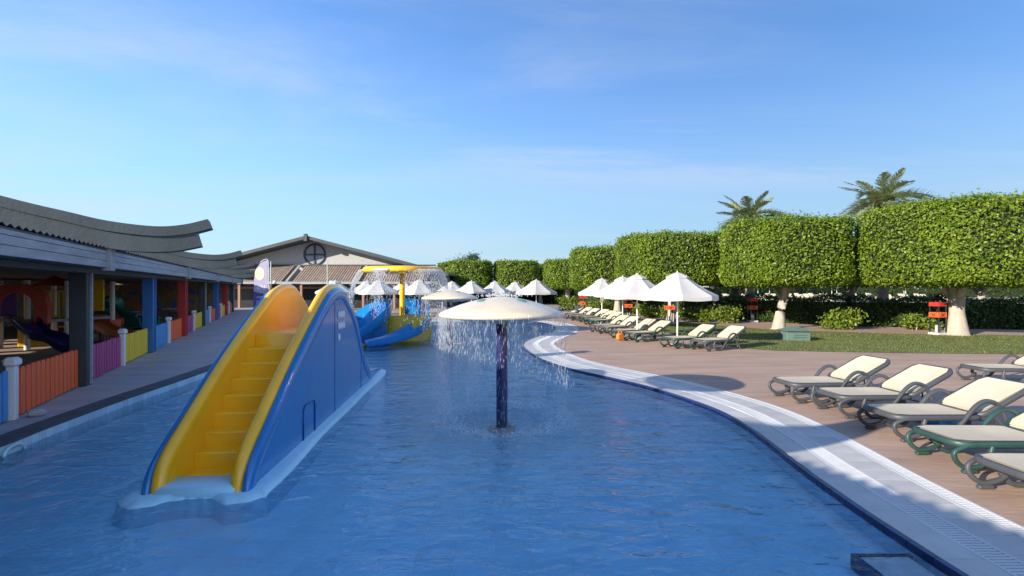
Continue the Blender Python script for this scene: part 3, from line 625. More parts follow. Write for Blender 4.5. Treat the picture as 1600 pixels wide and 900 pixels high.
def tube_slide():
    t = thing('tube_slide', 'yellow tube slide ending in a teal open chute', 'slide', (0, 0, 0))
    MB().tube(cat([(-22.6, 26.6, 2.25), (-21.4, 26.2, 1.75), (-20.4, 25.9, 1.25)], 5), 1.25, 1.15, n=18).build('tube', YP, t, 180)
    MB().tube([(-20.42, 25.91, 1.26), (-20.3, 25.88, 1.2)], 1.36, 1.26, n=18).build('flange', TEAL, t, 180)
    ribbon_slide(t, [(-20.4, 25.9, .82), (-19.6, 25.7, .55), (-18.8, 25.5, .38), (-17.9, 25.3, .34)], 1.15, .42, TEAL, 'chute')
    MB().tube(cat([(-20.3, 25.2, 1.5), (-19.4, 25.05, 1.25), (-19.0, 25.0, 1.0), (-18.2, 24.85, .78)], 4), .1, .30, n=8).build('side_wall', TEAL, t, 180)
    for x, y, z in ((-22.3, 26.9, 2.4), (-22.3, 25.9, 2.4), (-20.6, 26.0, .8)): MB().lathe([(.07, .15), (.07, z)], (x, y, 0), 10).build('post', POSTM, t, 60)
tube_slide()
# tables and chairs deep under the roof
def play_chair():
    t = thing('cafe_chair', 'small red chair among the tables under the pavilion roof', 'chair', (0, 0, 0), 0, 'red chairs under the pavilion')
    MB().box((0, 0, .44), (.40, .40, .04), bev=.01).build('seat', REDP, t); MB().box((0, .19, .72), (.38, .03, .30), bev=.01).build('backrest', REDP, t)
    for sx in (-1, 1):
        for sy in (-1, 1): MB().tube([(sx * .17, sy * .17, .43), (sx * .2, sy * .2, 0)], .025, n=5).build('leg', DARKM, t)
    return t
c0 = play_chair(); firstc = True
t0 = thing('cafe_table', 'round white topped table under the pavilion roof', 'table', (0, 0, 0), 0, 'round tables under the pavilion')
MB().lathe([(.45, .70), (.47, .72), (.45, .74)], n=24).build('table_top', WHITE, t0, 40); MB().lathe([(.04, .02), (.04, .7)], n=10).build('stem', DARKM, t0); MB().lathe([(.25, 0), (.22, .03), (.04, .05)], n=16).build('base', DARKM, t0)
for i, (u, v) in enumerate(((24.0, -6.2), (27.5, -7.6), (31, -6.4), (34.5, -7.4), (38.5, -6.4))):
    tb_ = t0 if i == 0 else copy_tree(t0); tb_.location = PV(u, v, .16)
    for a in (.4, 2.4, 4.3):
        c = c0 if firstc else copy_tree(c0); firstc = False; c.location = PV(u + .75 * math.cos(a), v + .75 * math.sin(a), .16); c.rotation_euler = (0, 0, PANG + a - math.pi / 2 if False else PANG - a - math.pi / 2)

# ------------------------------------------------------------------ far building
def building():
    t = thing('gabled_building', 'grey gabled hall with a round cross window and brown tiled lean-to', 'building', (-21.56, 56, 0))
    rend = M('grey_render', (.40, .40, .40), .8, .1); hw = 14.0; sl_ = .262; rz = 7.4
    pr = [(-hw, 0), (hw, 0), (hw, rz - hw * sl_), (0, rz), (-hw, rz - hw * sl_)]
    mb = MB(); mb.v = [(x, 0, z) for x, z in pr] + [(x, 18, z) for x, z in pr]; mb.f = [(0, 1, 2, 3, 4), (9, 8, 7, 6, 5), (0, 5, 6, 1), (1, 6, 7, 2), (4, 3, 8, 9)] + [(2, 7, 8, 3), (0, 4, 9, 5)]
    mb.build('wall', rend, t)
    for s_ in (-1, 1):
        L_ = hw + .9; mb = MB(); mb.v = [(0, -2.4, rz + .06), (s_ * L_, -2.4, rz + .06 - L_ * sl_), (s_ * L_, 18.4, rz + .06 - L_ * sl_), (0, 18.4, rz + .06)]; mb.v += [(x, y, z + .2) for x, y, z in mb.v]
        mb.f = [(0, 1, 2, 3), (7, 6, 5, 4), (0, 4, 5, 1), (1, 5, 6, 2), (2, 6, 7, 3)]; mb.build('roof', ROOFG, t)
        mb = MB(); mb.v = [(0, -2.46, rz - .04), (s_ * L_, -2.46, rz - .04 - L_ * sl_), (s_ * L_, -2.46, rz + .30 - L_ * sl_), (0, -2.46, rz + .30)]; mb.v += [(x, y + .09, z) for x, y, z in mb.v]; mb.f = [(0, 1, 2, 3), (7, 6, 5, 4), (3, 2, 6, 7), (0, 4, 5, 1)]; mb.build('barge_board', CDARK, t)
    MB().box((0, -2.48, rz + .08), (.34, .3, .75)).build('finial', CDARK, t)
    wn_ = bpy.data.objects.new('round_window', None); COL.objects.link(wn_); wn_.parent = t; wn_.location = (0, -.05, 5.85)
    MB().tube([(1.12 * math.cos(a), 0, 1.12 * math.sin(a)) for a in np.linspace(0, 2 * math.pi, 40, endpoint=False)], .2, .2, closed=True, up=(0, 1, 0)).build('frame', CDARK, wn_, 180)
    MB().box((0, 0, 0), (2.2, .12, .17)).build('cross_bar', CDARK, wn_); MB().box((0, .003, 0), (.17, .12, 2.2)).build('cross_bar', CDARK, wn_)
    d = MB().lathe([(.001, 0), (1.1, 0)], n=40, cap=False).build('pane', M('dull_pane', (.30, .32, .35), .35), wn_); d.rotation_euler = (R(90), 0, 0); d.location = (0, .035, 0)
    # lean-to: ribbed tile bays between pale hips
    tm = M('brown_rib_tile', (.30, .235, .20), .75, .25, 3, island=.12); e = [(-11.0, -5.0), (-5.0, 1.2), (2.1, 7.6), (8.4, 13.4)]
    e = [(-14, -8.2), (-7.6, 4.0 - 6.2 + .0), (-1.0, 5.2), (6.2, 12.4)]
    for a, b in e:
        xs = np.arange(a, b, .26)
        for x in xs:
            mb = MB(); mb.tube([(x + .1, -.05, 4.60), (x + .1, -3.3, 2.86)], .2, .12, n=6); mb.build('tile_rib', tm, t, 60)
        MB().add([(a, -.02, 4.58), (b, -.02, 4.58), (b, -3.3, 2.82), (a, -3.3, 2.82)], [(0, 3, 2, 1)]).build('tile_bed', M('dark_tile_bed', (.07, .06, .055), .8), t)
    for x in (-7.9, -1.6, 5.7):
        MB().tube([(x, -.1, 4.66), (x, -3.4, 2.90)], .34, .16, n=4).build('hip', M('pale_hip', (.36, .34, .31), .7), t)
    MB().box((-.5, -.08, 4.68), (27.5, .2, .16)).build('flashing', CDARK, t)
    MB().box((-.5, -3.35, 2.74), (27.5, .14, .24)).build('gutter', M('gutter_grey', (.28, .29, .29), .6), t)
    MB().box((-.5, -.12, 1.3), (27.4, .1, 2.6)).build('shop_front', M('dark_glazing', (.035, .035, .04), .2, .2), t)
    MB().box((-.5, -2.6, 2.5), (27.4, .5, .3)).build('beam', CDARK, t); MB().box((2, -2.3, 2.22), (22, .1, .18)).build('sign_band', M('terracotta_band', (.45, .17, .09), .6), t)
    for i in range(9): MB().box((-13 + i * 3.2, -3.1, 1.3), (.22, .22, 2.6)).build('column', M('brick_pier', (.30, .18, .12), .8), t)
building()
for i, (x, y) in enumerate(((-22.6, 48), (-17.3, 48))):
    t = thing('light_mast', 'thin pale green mast with a globe lamp before the gabled hall', 'lamp post', (x, y, 0), 0, 'pale green masts by the hall')
    gm = M('pale_green_metal', (.40, .50, .42), .5); MB().lathe([(.07, 0), (.05, 4.7)], n=10).build('pole', gm, t, 60); MB().lathe([(.01, -.16), (.13, -.08), (.16, 0), (.13, .1), (.01, .16)], (.35, 0, 2.75), 14).build('globe', WHITE, t, 180); MB().tube([(0, 0, 2.6), (.35, 0, 2.6)], .04, n=6).build('arm', gm, t)
tag(MB().tube([(-24.5, 48, 2.66), (-19.9, 48, 2.58), (-11.5, 48, 2.68)], .05, n=5).build('cable', M('pale_green_metal', (.4, .5, .42)), None), 'thin pale cable slung between the green masts', 'cable')
# feather flag
t = thing('feather_flag', 'white and violet feather flag standing on the promenade', 'flag', (-11.9, 24.2, .15), R(8))
fp = [(-.30, 1.35), (.32, 1.1), (.33, 2.4), (.34, 3.36), (.20, 3.34), (0, 3.22), (-.18, 2.95), (-.26, 2.6)]
def flagpart(name, poly, m, y0, y1, par):
    n_ = len(poly); return MB().add([(x, y0, z) for x, z in poly] + [(x, y1, z) for x, z in poly], [tuple(range(n_)), tuple(range(2 * n_ - 1, n_ - 1, -1))] + [(i, i + n_, (i + 1) % n_ + n_, (i + 1) % n_) for i in range(n_)]).build(name, m, par)
fl = flagpart('banner', [(-.29, 1.9), (.33, 1.72), (.33, 2.4), (.34, 3.36), (.20, 3.34), (0, 3.22), (-.18, 2.95), (-.27, 2.5)], M('lilac_cloth', (.42, .38, .54), .7, .08, 3), -.004, .004, t)
f2 = flagpart('lower_band', [(-.31, .75), (.31, .75), (.33, 1.72), (-.29, 1.9)], M('violet_cloth', (.10, .07, .30), .7, .15, 3), -.004, .004, t)
o = MB().lathe([(.001, .0), (.17, .0), (.20, .004), (.23, 0)], n=28, cap=False).build('emblem', M('cream_emblem', (.72, .68, .50), .6, .1, 8), fl); o.scale = (.95, 1.35, 1); o.rotation_euler = (R(90), 0, R(0)); o.location = (-.02, -.008, 2.72)
for i, (x, w_, h_) in enumerate(((-.13, .03, .2), (-.07, .03, .2), (-.10, .06, .03), (.0, .03, .2), (.06, .03, .11), (.03, .06, .03), (.12, .03, .2), (.20, .03, .2), (.16, .08, .03))):
    z = 2.08 + (-.085 if i == 2 or i == 8 else .085 if i == 5 else .045 if i == 4 else 0); MB().box((x, -.007, z), (w_, .004, h_)).build('letter', WHITE, fl)
for z, w_ in ((1.62, .3), (1.42, .36), (1.33, .36)): MB().box((0, -.007, z), (w_, .004, .05)).build('lettering', M('pale_violet', (.5, .46, .68)), f2)
MB().box((-.12, -.007, .98), (.2, .004, .2)).build('patch', M('magenta_patch', (.4, .05, .2)), f2)
MB().tube(cat([(.36, 0, 0), (.37, 0, 2.4), (.36, 0, 3.3), (.2, 0, 3.40), (0, 0, 3.26)], 4), .03, n=6).build('pole', WHITE, t); MB().lathe([(.3, 0), (.28, .05), (.05, .08)], (.36, 0, 0), 16).build('base', DARKM, t)

# ------------------------------------------------------------------ sun loungers
SLING = M('cream_sling', (.66, .58, .43), .7, .10, 2.2, bump=.12, bscale=90, trans=.12)
def lounger(frame_mat):
    t = thing('sun_lounger', '', 'lounger', (0, 0, 0))
    hw = .35
    def ring(x0, x1, z0, z1, r):
        P = []; 
        for cx_, cy_, a0 in ((x0 + r, -hw + r, 180), (x1 - r, -hw + r, 270), (x1 - r, hw - r, 0), (x0 + r, hw - r, 90)):
            for k in range(6): a = R(a0 + 90 * k / 5); x = cx_ + r * math.cos(a); P.append((x, cy_ + r * math.sin(a), z0 + (z1 - z0) * (x - x0) / (x1 - x0)))
        return P
    MB().tube(ring(0, 1.22, .325, .315, .16), .06, .075, n=8, closed=True, sq=3).build('seat_frame', frame_mat, t, 60)
    MB().tube(ring(1.16, 1.92, .33, .73, .12), .06, .07, n=8, closed=True, sq=3).build('back_frame', frame_mat, t, 60)
    def slab(x0, x1, z0, z1, sag, name):
        mb = MB(); nx, ny = 8, 6; vs = []
        for dz in (.012, -.012):
            for i in range(nx + 1):
                for j in range(ny + 1):
                    f, q = i / nx, j / ny * 2 - 1; cr = 1 - .16 * max(0, 1 - min(f, 1 - f) * 8) if True else 1
                    vs.append((x0 + (x1 - x0) * f, q * (hw - .03) * cr, z0 + (z1 - z0) * f + dz + .03 - sag * (1 - q * q) * math.sin(math.pi * f)))
        k = (nx + 1) * (ny + 1); I = lambda i, j: i * (ny + 1) + j
        fs = [(I(i, j), I(i + 1, j), I(i + 1, j + 1), I(i, j + 1)) for i in range(nx) for j in range(ny)] + [(k + I(i, j), k + I(i, j + 1), k + I(i + 1, j + 1), k + I(i + 1, j)) for i in range(nx) for j in range(ny)]
        return mb.add(vs, fs).build(name, SLING, t, 180)
    slab(.035, 1.21, .325, .315, .02, 'seat_sling'); slab(1.19, 1.89, .35, .71, .015, 'back_sling')
    for s in (-1, 1):
        y = s * (hw + .015)
        loop = cat([(.36, y, .31), (.34, y, .17), (.44, y, .045), (.60, y, .03), (.74, y, .10), (.95, y, .34), (1.08, y, .48), (1.22, y, .545), (1.36, y, .51), (1.45, y, .40), (1.50, y, .29)], 4)
        MB().tube(loop, .055, .06, n=8, up=(0, 1, 0), sq=3).build('arm_leg', frame_mat, t, 60)
        MB().tube(cat([(.10, y * .93, .31), (-.03, y * .9, .24), (.0, y * .88, .13), (.12, y * .88, .06), (.30, y * .9, .09), (.40, y * .95, .15)], 4), .05, .05, n=8, up=(0, 1, 0), sq=3).build('front_foot', frame_mat, t, 60)
        MB().box((.14, y * .88, .022), (.16, .06, .045), bev=.012).build('foot_pad', frame_mat, t)
        MB().tube([(1.40, y * .9, .30), (1.52, y * .93, .16), (1.58, y * .95, .03)], .05, .06, n=8, up=(0, 1, 0)).build('rear_leg', frame_mat, t, 60)
        wv = MB().lathe([(.02, -.02), (.075, -.02), (.085, 0), (.075, .02), (.02, .02)], n=16).build('wheel', DARKM, t, 40); wv.rotation_euler = (R(90), 0, 0); wv.location = (1.58, y * .82, .085)
    for x in (.4, .8, 1.2): MB().tube([(x, -hw + .02, .29), (x, hw - .02, .29)], .04, .03, n=6).build('cross_bar', frame_mat, t)
    MB().tube([(1.45, -.25, .47), (1.48, -.22, .2), (1.48, .22, .2), (1.45, .25, .47)], .03, n=6).build('back_prop', frame_mat, t, 60)
    return t
GREYF = M('anthracite_resin', (.06, .066, .075), .5, .15, 3, spec=.5); GREENF = M('dark_green_resin', (.022, .06, .052), .45, .3, 5, spec=.5)
lg, ln = lounger(GREYF), lounger(GREENF); used = {id(lg): False, id(ln): False}
def put(proto, x, y, a, label, group, z=.03, sc=1.05):
    o = copy_tree(proto) if used[id(proto)] else proto; used[id(proto)] = True
    o.location = (x, y, z); o.rotation_euler = (0, 0, R(a)); o.scale = (sc, sc, sc); tag(o, label, 'lounger', group); return o
gl_ = 'grey framed cream lounger in the row beside the white pool gutter'
for x, y, a in ((5.25, 9.95, 7), (5.45, 8.85, 5), (5.40, 7.55, 3), (4.97, 5.2, 0)): put(lg, x, y, a, gl_, 'grey loungers by the gutter')
put(ln, 5.20, 6.33, 1, 'green framed cream lounger in the near row, weathered frame scuffed pale', None)
put(lg, 10.55, 11.75, 0, 'cream lounger standing alone on the brown deck behind the near row', None)
put(lg, 6.45, 17.75, 27, 'grey framed lounger beside the green lounger nearest the lawn box', None); put(ln, 5.62, 18.5, 25, 'green framed lounger paired with a grey one before the first parasol', None)
ml = 'cream lounger in the long row under the white parasols'
for i, (x, y) in enumerate(((4.72, 20.7), (4.45, 21.9), (4.25, 23.9), (4.02, 25.0), (4.5, 28.7), (4.45, 30.1), (4.45, 32.2), (4.1, 33.6), (3.9, 35.4), (3.5, 36.8))): put(ln if i in (0, 4, 5, 6) else lg, x, y, 27 + i * 1.0, ml, 'loungers under the white parasols')
# a blue tub and an orange cloth near the loungers
t = thing('blue_tub', 'bright blue plastic tub on the deck between two loungers', 'tub', (6.85, 8.25, .03), .3)
BT = M('blue_plastic', (.03, .28, .62), .4, .1)
for dx, dy, sx_, sy_ in ((0, .17, .48, .03), (0, -.17, .48, .03), (.225, 0, .03, .31), (-.225, 0, .03, .31)): MB().box((dx, dy, .13), (sx_, sy_, .24), bev=.008).build('side', BT, t)
MB().box((0, 0, .02), (.42, .31, .03)).build('bottom', BT, t)
t = thing('orange_bag', 'orange beach bag hanging at the foot of a lounger in the row', 'bag', (4.42, 20.95, .05), .5); MB().box((0, 0, .16), (.36, .16, .30), bev=.06).build('body', M('orange_cloth', (.75, .22, .02), .7, .2, 6), t, 40); MB().tube(cat([(-.1, 0, .30), (-.06, 0, .40), (.06, 0, .40), (.1, 0, .30)], 4), .025, n=6).build('strap', M('orange_cloth', (.75, .22, .02)), t)

# ------------------------------------------------------------------ parasols
CLOTH = M('white_canvas', (.57, .56, .545), .8, .05, 2, bump=.1, bscale=12, trans=.18); POLEM = M('white_pole', (.75, .75, .73), .4, .04)
def parasol():
    t = thing('parasol', '', 'parasol', (0, 0, 0)); n = 8
    def cone(rings, th=.012):
        vs = []; fs = []; m_ = n * 6
        for r, z, sag in rings:
            for i in range(m_):
                a = 2 * math.pi * (i / m_) + R(22.5); f = (i % 6) / 6; oc_ = math.cos(math.pi / n) / math.cos((f - .5) * 2 * math.pi / n) if r > .01 else 1
                vs.append((r * oc_ / math.cos(math.pi / n) * math.cos(math.pi / n) * math.cos(a), r * oc_ * math.sin(a), z - sag * math.sin(math.pi * f)))
        for q in range(len(rings) - 1):
            for i in range(m_): j = (i + 1) % m_; fs.append((q * m_ + i, q * m_ + j, (q + 1) * m_ + j, (q + 1) * m_ + i))
        return MB().add(vs, fs)
    cone([(.30, 2.60, .0), (.6, 2.40, .02), (1.0, 2.13, .035), (1.46, 1.90, .045), (1.485, 1.875, .05), (1.49, 1.72, .03)]).build('canopy', CLOTH, t, 25)
    cone([(.02, 2.77, 0), (.2, 2.71, .005), (.42, 2.60, .02), (.43, 2.55, .02)]).build('vent_cap', CLOTH, t, 25)
    MB().lathe([(.028, .05), (.028, 2.80)], n=12).build('pole', POLEM, t, 60); MB().lathe([(.28, 0), (.28, .05), (.06, .09), (.045, .35)], n=20).build('base', M('concrete_base', (.3, .3, .3), .8), t, 40)
    for i in range(8):
        a = 2 * math.pi * i / 8 + R(22.5); o = MB().tube([(.05, 0, 2.62), (1.44, 0, 1.885)], .025, .03, n=5).build('rib', POLEM, t) if i == 0 else None
        if i == 0: rb = o
        else: o = rb.copy(); COL.objects.link(o); o.parent = t
        o.rotation_euler = (0, 0, a)
    MB().lathe([(.025, 2.76), (.03, 2.79), (.01, 2.82)], n=10).build('finial', POLEM, t, 60)
    return t
ps = parasol(); pused = False
def put_par(x, y, label, group=None, z=.03, sc=1., rz=0):
    global pused
    o = copy_tree(ps) if pused else ps; pused = True; o.location = (x, y, z); o.scale = (sc, sc, sc); o.rotation_euler = (0, 0, rz); tag(o, label, 'parasol', group)
put_par(6.3, 19.5, 'white canvas parasol above the green and grey lounger pair', rz=.2)
for x, y in ((5.4, 22.1), (5.75, 26.6), (5.55, 31.6)): put_par(x, y, 'white parasol in the lounger row before the clipped trees', 'parasols along the lounger row', rz=x)
put_par(1.75, 37.0, 'white parasol standing alone behind the pool nose', rz=.3)
for x, y in ((-1.5, 45), (-3.4, 43), (-5.4, 46), (.3, 48)): put_par(x, y, 'white parasol beyond the pool behind the mushroom fountains', 'parasols beyond the fountains', rz=y)
for x, y in ((-9.6, 37), (-8.3, 39.5), (-6.6, 36.5), (-13.8, 40), (-11.6, 41)): put_par(x, y, 'white parasol between the yellow water tower and the gabled hall', 'parasols before the hall', rz=y)

# ------------------------------------------------------------------ clipped trees, hedge, palms
LEAF = leafmat('clipped_leaf', (.045, .10, .010), (.27, .37, .03)); LEAFD = leafmat('hedge_leaf', (.018, .05, .009), (.07, .13, .018)); LEAFY = leafmat('bright_leaf', (.07, .14, .015), (.26, .32, .04))
CORE = M('dark_core_green', (.012, .022, .006), .9, .3, 3); BARK = M('pale_bark', (.40, .35, .29), .85, .22, 3, bump=.5, bscale=14, stretch=(2, 2, .7))  # CORE: near-black green for the solid fillers added inside the foliage
def sup(n, ex, ez):
    """random points and normals on a rounded box of half size 1"""
    d = rng.normal(0, 1, (n, 3)); d /= np.linalg.norm(d, axis=1)[:, None]
    k = (np.abs(d[:, 0]) ** ex + np.abs(d[:, 1]) ** ex) ** (1 / ex); r = (k ** ez + np.abs(d[:, 2]) ** ez) ** (-1 / ez); p = d * r[:, None]
    nn = np.sign(p) * np.abs(p) ** (ex - 1); nn /= np.linalg.norm(nn, axis=1)[:, None] + 1e-9; return p, nn
def crown(parent, half, c, n, size, m=LEAF, shaggy=.07, ex=2.7, ez=10, rz=0.):
    h = np.array(half); d = rng.uniform(-1, 1, (n * 3, 3)); ax = rng.choice(3, n * 3, p=np.array([h[1] * h[2], h[0] * h[2], h[0] * h[1]]) / (h[1] * h[2] + h[0] * h[2] + h[0] * h[1]))
    d[np.arange(n * 3), ax] = np.sign(d[np.arange(n * 3), ax]); d = d[:n]
    k = (np.abs(d[:, 0]) ** ex + np.abs(d[:, 1]) ** ex) ** (1 / ex); r = (k ** ez + np.abs(d[:, 2]) ** ez) ** (-1 / ez); p = d * r[:, None]
    nn = np.sign(p) * np.abs(p) ** 4; nn /= np.linalg.norm(nn, axis=1)[:, None] + 1e-9
    lump = np.sin(p[:, 0] * h[0] * 2.1 + c[0]) * np.sin(p[:, 1] * h[1] * 2.3) * np.sin(p[:, 2] * h[2] * 2.7 + 1) * .10
    P = p * h + nn * (lump + rng.normal(-.03, shaggy, n))[:, None]
    tops = (nn[:, 2] > .6) & (rng.uniform(0, 1, n) < .12); P[tops] += nn[tops] * rng.uniform(0, .28, tops.sum())[:, None]
    cr, sr = math.cos(rz), math.sin(rz); Rm = np.array([[cr, -sr, 0], [sr, cr, 0], [0, 0, 1]]); P = P @ Rm.T + np.array(c); nn = nn @ Rm.T
    cw = quads('crown', leaves(P, nn + np.array((0, 0, .25)), size, .75), m, parent)
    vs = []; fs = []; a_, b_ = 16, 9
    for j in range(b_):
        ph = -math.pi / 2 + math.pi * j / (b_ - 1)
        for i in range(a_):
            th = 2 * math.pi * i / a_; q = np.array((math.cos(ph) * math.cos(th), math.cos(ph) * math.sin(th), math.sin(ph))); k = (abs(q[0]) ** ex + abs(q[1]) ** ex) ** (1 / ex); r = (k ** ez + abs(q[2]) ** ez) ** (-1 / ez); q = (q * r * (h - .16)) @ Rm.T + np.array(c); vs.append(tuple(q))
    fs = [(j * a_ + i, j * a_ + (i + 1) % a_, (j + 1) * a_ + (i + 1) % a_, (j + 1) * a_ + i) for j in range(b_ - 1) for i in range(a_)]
    MB().add(vs, fs).build('dark_core', CORE, cw)  # solid dark core added inside the leaf shell to stop see-through
def clipped(x, y, label, half, cz, n, size, lean=(0, 0), tr=.42, coff=(0, 0), rz=0., group=None):
    t = thing('clipped_tree', label, 'tree', (x, y, .03), 0, group)
    P = cat([(0, 0, -.1), (lean[0] * .3, lean[1] * .3, .9), (lean[0], lean[1], 2.0), (lean[0] * 1.2 + coff[0] * .5, coff[1] * .5, cz)], 5); k = len(P)
    MB().tube(P, tr * 2, tr * 2, n=14, taper=[1.25 - .55 * min(1, i / (k * .35)) + (.35 if i == 0 else 0) + (.12 * max(0, i / k - .4)) for i in range(k)]).build('trunk', BARK, t, 180)
    for a in (0.3, 2.2, 4.4):
        MB().tube([P[k // 2], (P[k // 2][0] + .7 * math.cos(a), P[k // 2][1] + .7 * math.sin(a), 2.5), (1.6 * math.cos(a), 1.4 * math.sin(a), cz)], tr * .8, n=8, taper=(1, .8, .4)).build('limb', BARK, t, 180)
    crown(t, half, (coff[0], coff[1], cz), n, size, rz=rz)
def drum(x, y, r, z0, z1): return (r - .1, r - .1, (z1 - z0) / 2 - .06), (z0 + z1) / 2
for x, y, r, z0, z1, n, size, tr, lean, coff, label, grp in (
    (20.5, 23.6, 3.65, 2.28, 5.97, 46000, .135, .42, (0, 0), (0, 0), 'large drum clipped tree with thick pale trunk beside the black lantern', None),
    (14.1, 27.1, 2.93, 2.26, 5.67, 34000, .135, .30, (.35, 0), (.2, 0), 'drum clipped tree with leaning trunk behind the green lawn box', None),
    (9.95, 31.8, 3.15, 2.38, 5.37, 30000, .14, .36, (0, 0), (-.27, 0), 'wide drum clipped tree rising behind the first white parasol', None),
    (8.1, 39.3, 2.87, 2.1, 5.17, 16000, .17, .32, (0, 0), (-.8, 0), 'drum clipped tree behind the third parasol of the lounger row', None),
    (8.3, 46.8, 2.6, 2.1, 5.0, 8000, .22, .32, (0, 0), (0, 0), 'clipped tree half hidden between two larger clipped crowns', None),
    (5.9, 54.3, 2.8, 2.1, 5.09, 11000, .21, .34, (0, 0), (.2, 0), 'small looking clipped tree with slender trunk beyond the lounger row', None),
    (.55, 65.5, 2.96, 2.0, 5.55, 9000, .26, .35, (0, 0), (0, 0), 'far clipped tree in the row closing the pool end', 'far clipped trees at the pool end'),
    (-5.3, 65, 2.9, 2.0, 5.55, 9000, .26, .35, (0, 0), (0, 0), 'far clipped tree in the row closing the pool end', 'far clipped trees at the pool end'),
    (-7.6, 69, 2.4, 2.0, 5.5, 6000, .28, .35, (0, 0), (0, 0), 'far clipped tree in the row closing the pool end', 'far clipped trees at the pool end'),
    (3.9, 71, 2.5, 2.0, 5.4, 6000, .28, .35, (0, 0), (0, 0), 'far clipped tree in the row closing the pool end', 'far clipped trees at the pool end'),
    (24.2, 36.5, 2.5, 2.3, 5.6, 9000, .22, .30, (0, 0), (0, 0), 'shaded clipped tree in the second row behind the lawn', None),
    (17.0, 38.5, 2.6, 2.3, 5.1, 7000, .24, .30, (0, 0), (0, 0), 'clipped tree in the second row behind the hedge', 'second row clipped trees'),
    (33, 36, 2.6, 2.3, 5.4, 7000, .24, .30, (0, 0), (0, 0), 'clipped tree in the second row behind the hedge', 'second row clipped trees')):
    hf, cz = drum(x, y, r, z0, z1); clipped(x, y, label, hf, cz, n, size, lean, tr, coff, 0., grp)
# low hedge along the path
def hedge_run(pts, hh, dp, n, size, label, m=LEAFD, shag=.08):
    P = np.array(pts, float); seg = np.linalg.norm(np.diff(P, axis=0), axis=1); cum = np.concatenate([[0], np.cumsum(seg)]); t = thing('hedge', label, 'hedge', (P[0, 0], P[0, 1], .02))
    s = rng.uniform(0, cum[-1], n); i = np.clip(np.searchsorted(cum, s) - 1, 0, len(seg) - 1); f = (s - cum[i]) / seg[i]; c = P[i] + (P[i + 1] - P[i]) * f[:, None]; d = (P[i + 1] - P[i]) / seg[i][:, None]; nr = np.stack([d[:, 1], -d[:, 0]], 1)
    q = rng.uniform(0, 1, n); per = 2 * hh + dp; l = q * per; side = l < hh; top = (l >= hh) & (l < hh + dp); off = np.where(side, dp / 2, np.where(top, (l - hh) - dp / 2, -dp / 2)); z = np.where(side, l, np.where(top, hh, l - hh - dp))
    nn = np.stack([np.where(top, 0, np.sign(off)) * nr[:, 0], np.where(top, 0, np.sign(off)) * nr[:, 1], np.where(top, 1., .1)], 1)
    bulge = .12 * np.sin(s * 1.3) + .07 * np.sin(s * 3.1 + z * 2); Q = np.stack([c[:, 0] + nr[:, 0] * off, c[:, 1] + nr[:, 1] * off, z], 1) + nn * (bulge + rng.normal(0, shag, n))[:, None]; Q[:, 2] = np.abs(Q[:, 2]) + .03
    Q -= np.array((P[0, 0], P[0, 1], 0)); quads('foliage', leaves(Q, nn + np.array((0, 0, .3)), size, .8), m, t)
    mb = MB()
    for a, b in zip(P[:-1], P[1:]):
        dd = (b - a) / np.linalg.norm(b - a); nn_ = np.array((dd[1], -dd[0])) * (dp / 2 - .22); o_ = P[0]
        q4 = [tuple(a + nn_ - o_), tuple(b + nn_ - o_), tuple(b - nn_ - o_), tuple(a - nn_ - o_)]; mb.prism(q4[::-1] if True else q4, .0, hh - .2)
    mb.build('dark_core', CORE, t)  # added dark filler block behind the hedge leaves, no real branches
hedge_run([(9.6, 48), (12.2, 41), (15.6, 34.6), (19.5, 29.6), (26.5, 27.3), (44, 25.5)], 1.55, 1.5, 36000, .17, 'long dark green hedge behind the path and the lawn')
hedge_run([(-14, 72), (4, 74), (14, 62), (60, 92)], 2.6, 2.0, 9000, .4, 'tall far hedge closing the view behind the clipped trees')
hedge_run([(30, 100), (80, 95), (170, 90)], 4.0, 3.0, 9000, .6, 'distant dark shrubbery behind the far sunbathing terrace')
for i, (x, y, s_) in enumerate(((17.3, 26.9, .95), (13.2, 31.6, 1.0), (11.9, 32.7, .8), (10.2, 37.5, .9), (7.6, 44, 1.1), (20.9, 26.6, .7), (5.3, 50, 1.2))):
    t = thing('leafy_shrub', 'bright yellow green shrub growing in front of the dark hedge', 'shrub', (x, y, .03), 0, 'bright shrubs before the hedge')
    P = np.concatenate([rng.normal(0, 1, (260, 3)) * np.array((.30, .24, .22)) * s_ + np.array((rng.normal(0, .6) * s_, rng.normal(0, .25) * s_, rng.uniform(.25, .75) * s_)) for _ in range(6)]); P[:, 2] = np.abs(P[:, 2]) + .04
    nn = rng.normal(0, 1, P.shape); nn[:, 2] = np.abs(nn[:, 2]); quads('foliage', leaves(P, nn, .17, .6), LEAFY, t)
    for a in range(4): MB().tube([(.1 * math.cos(a * 1.6), .1 * math.sin(a * 1.6), 0), (.35 * math.cos(a * 1.6), .3 * math.sin(a * 1.6), s_ * .8)], .035, n=5).build('stem', BARK, t)
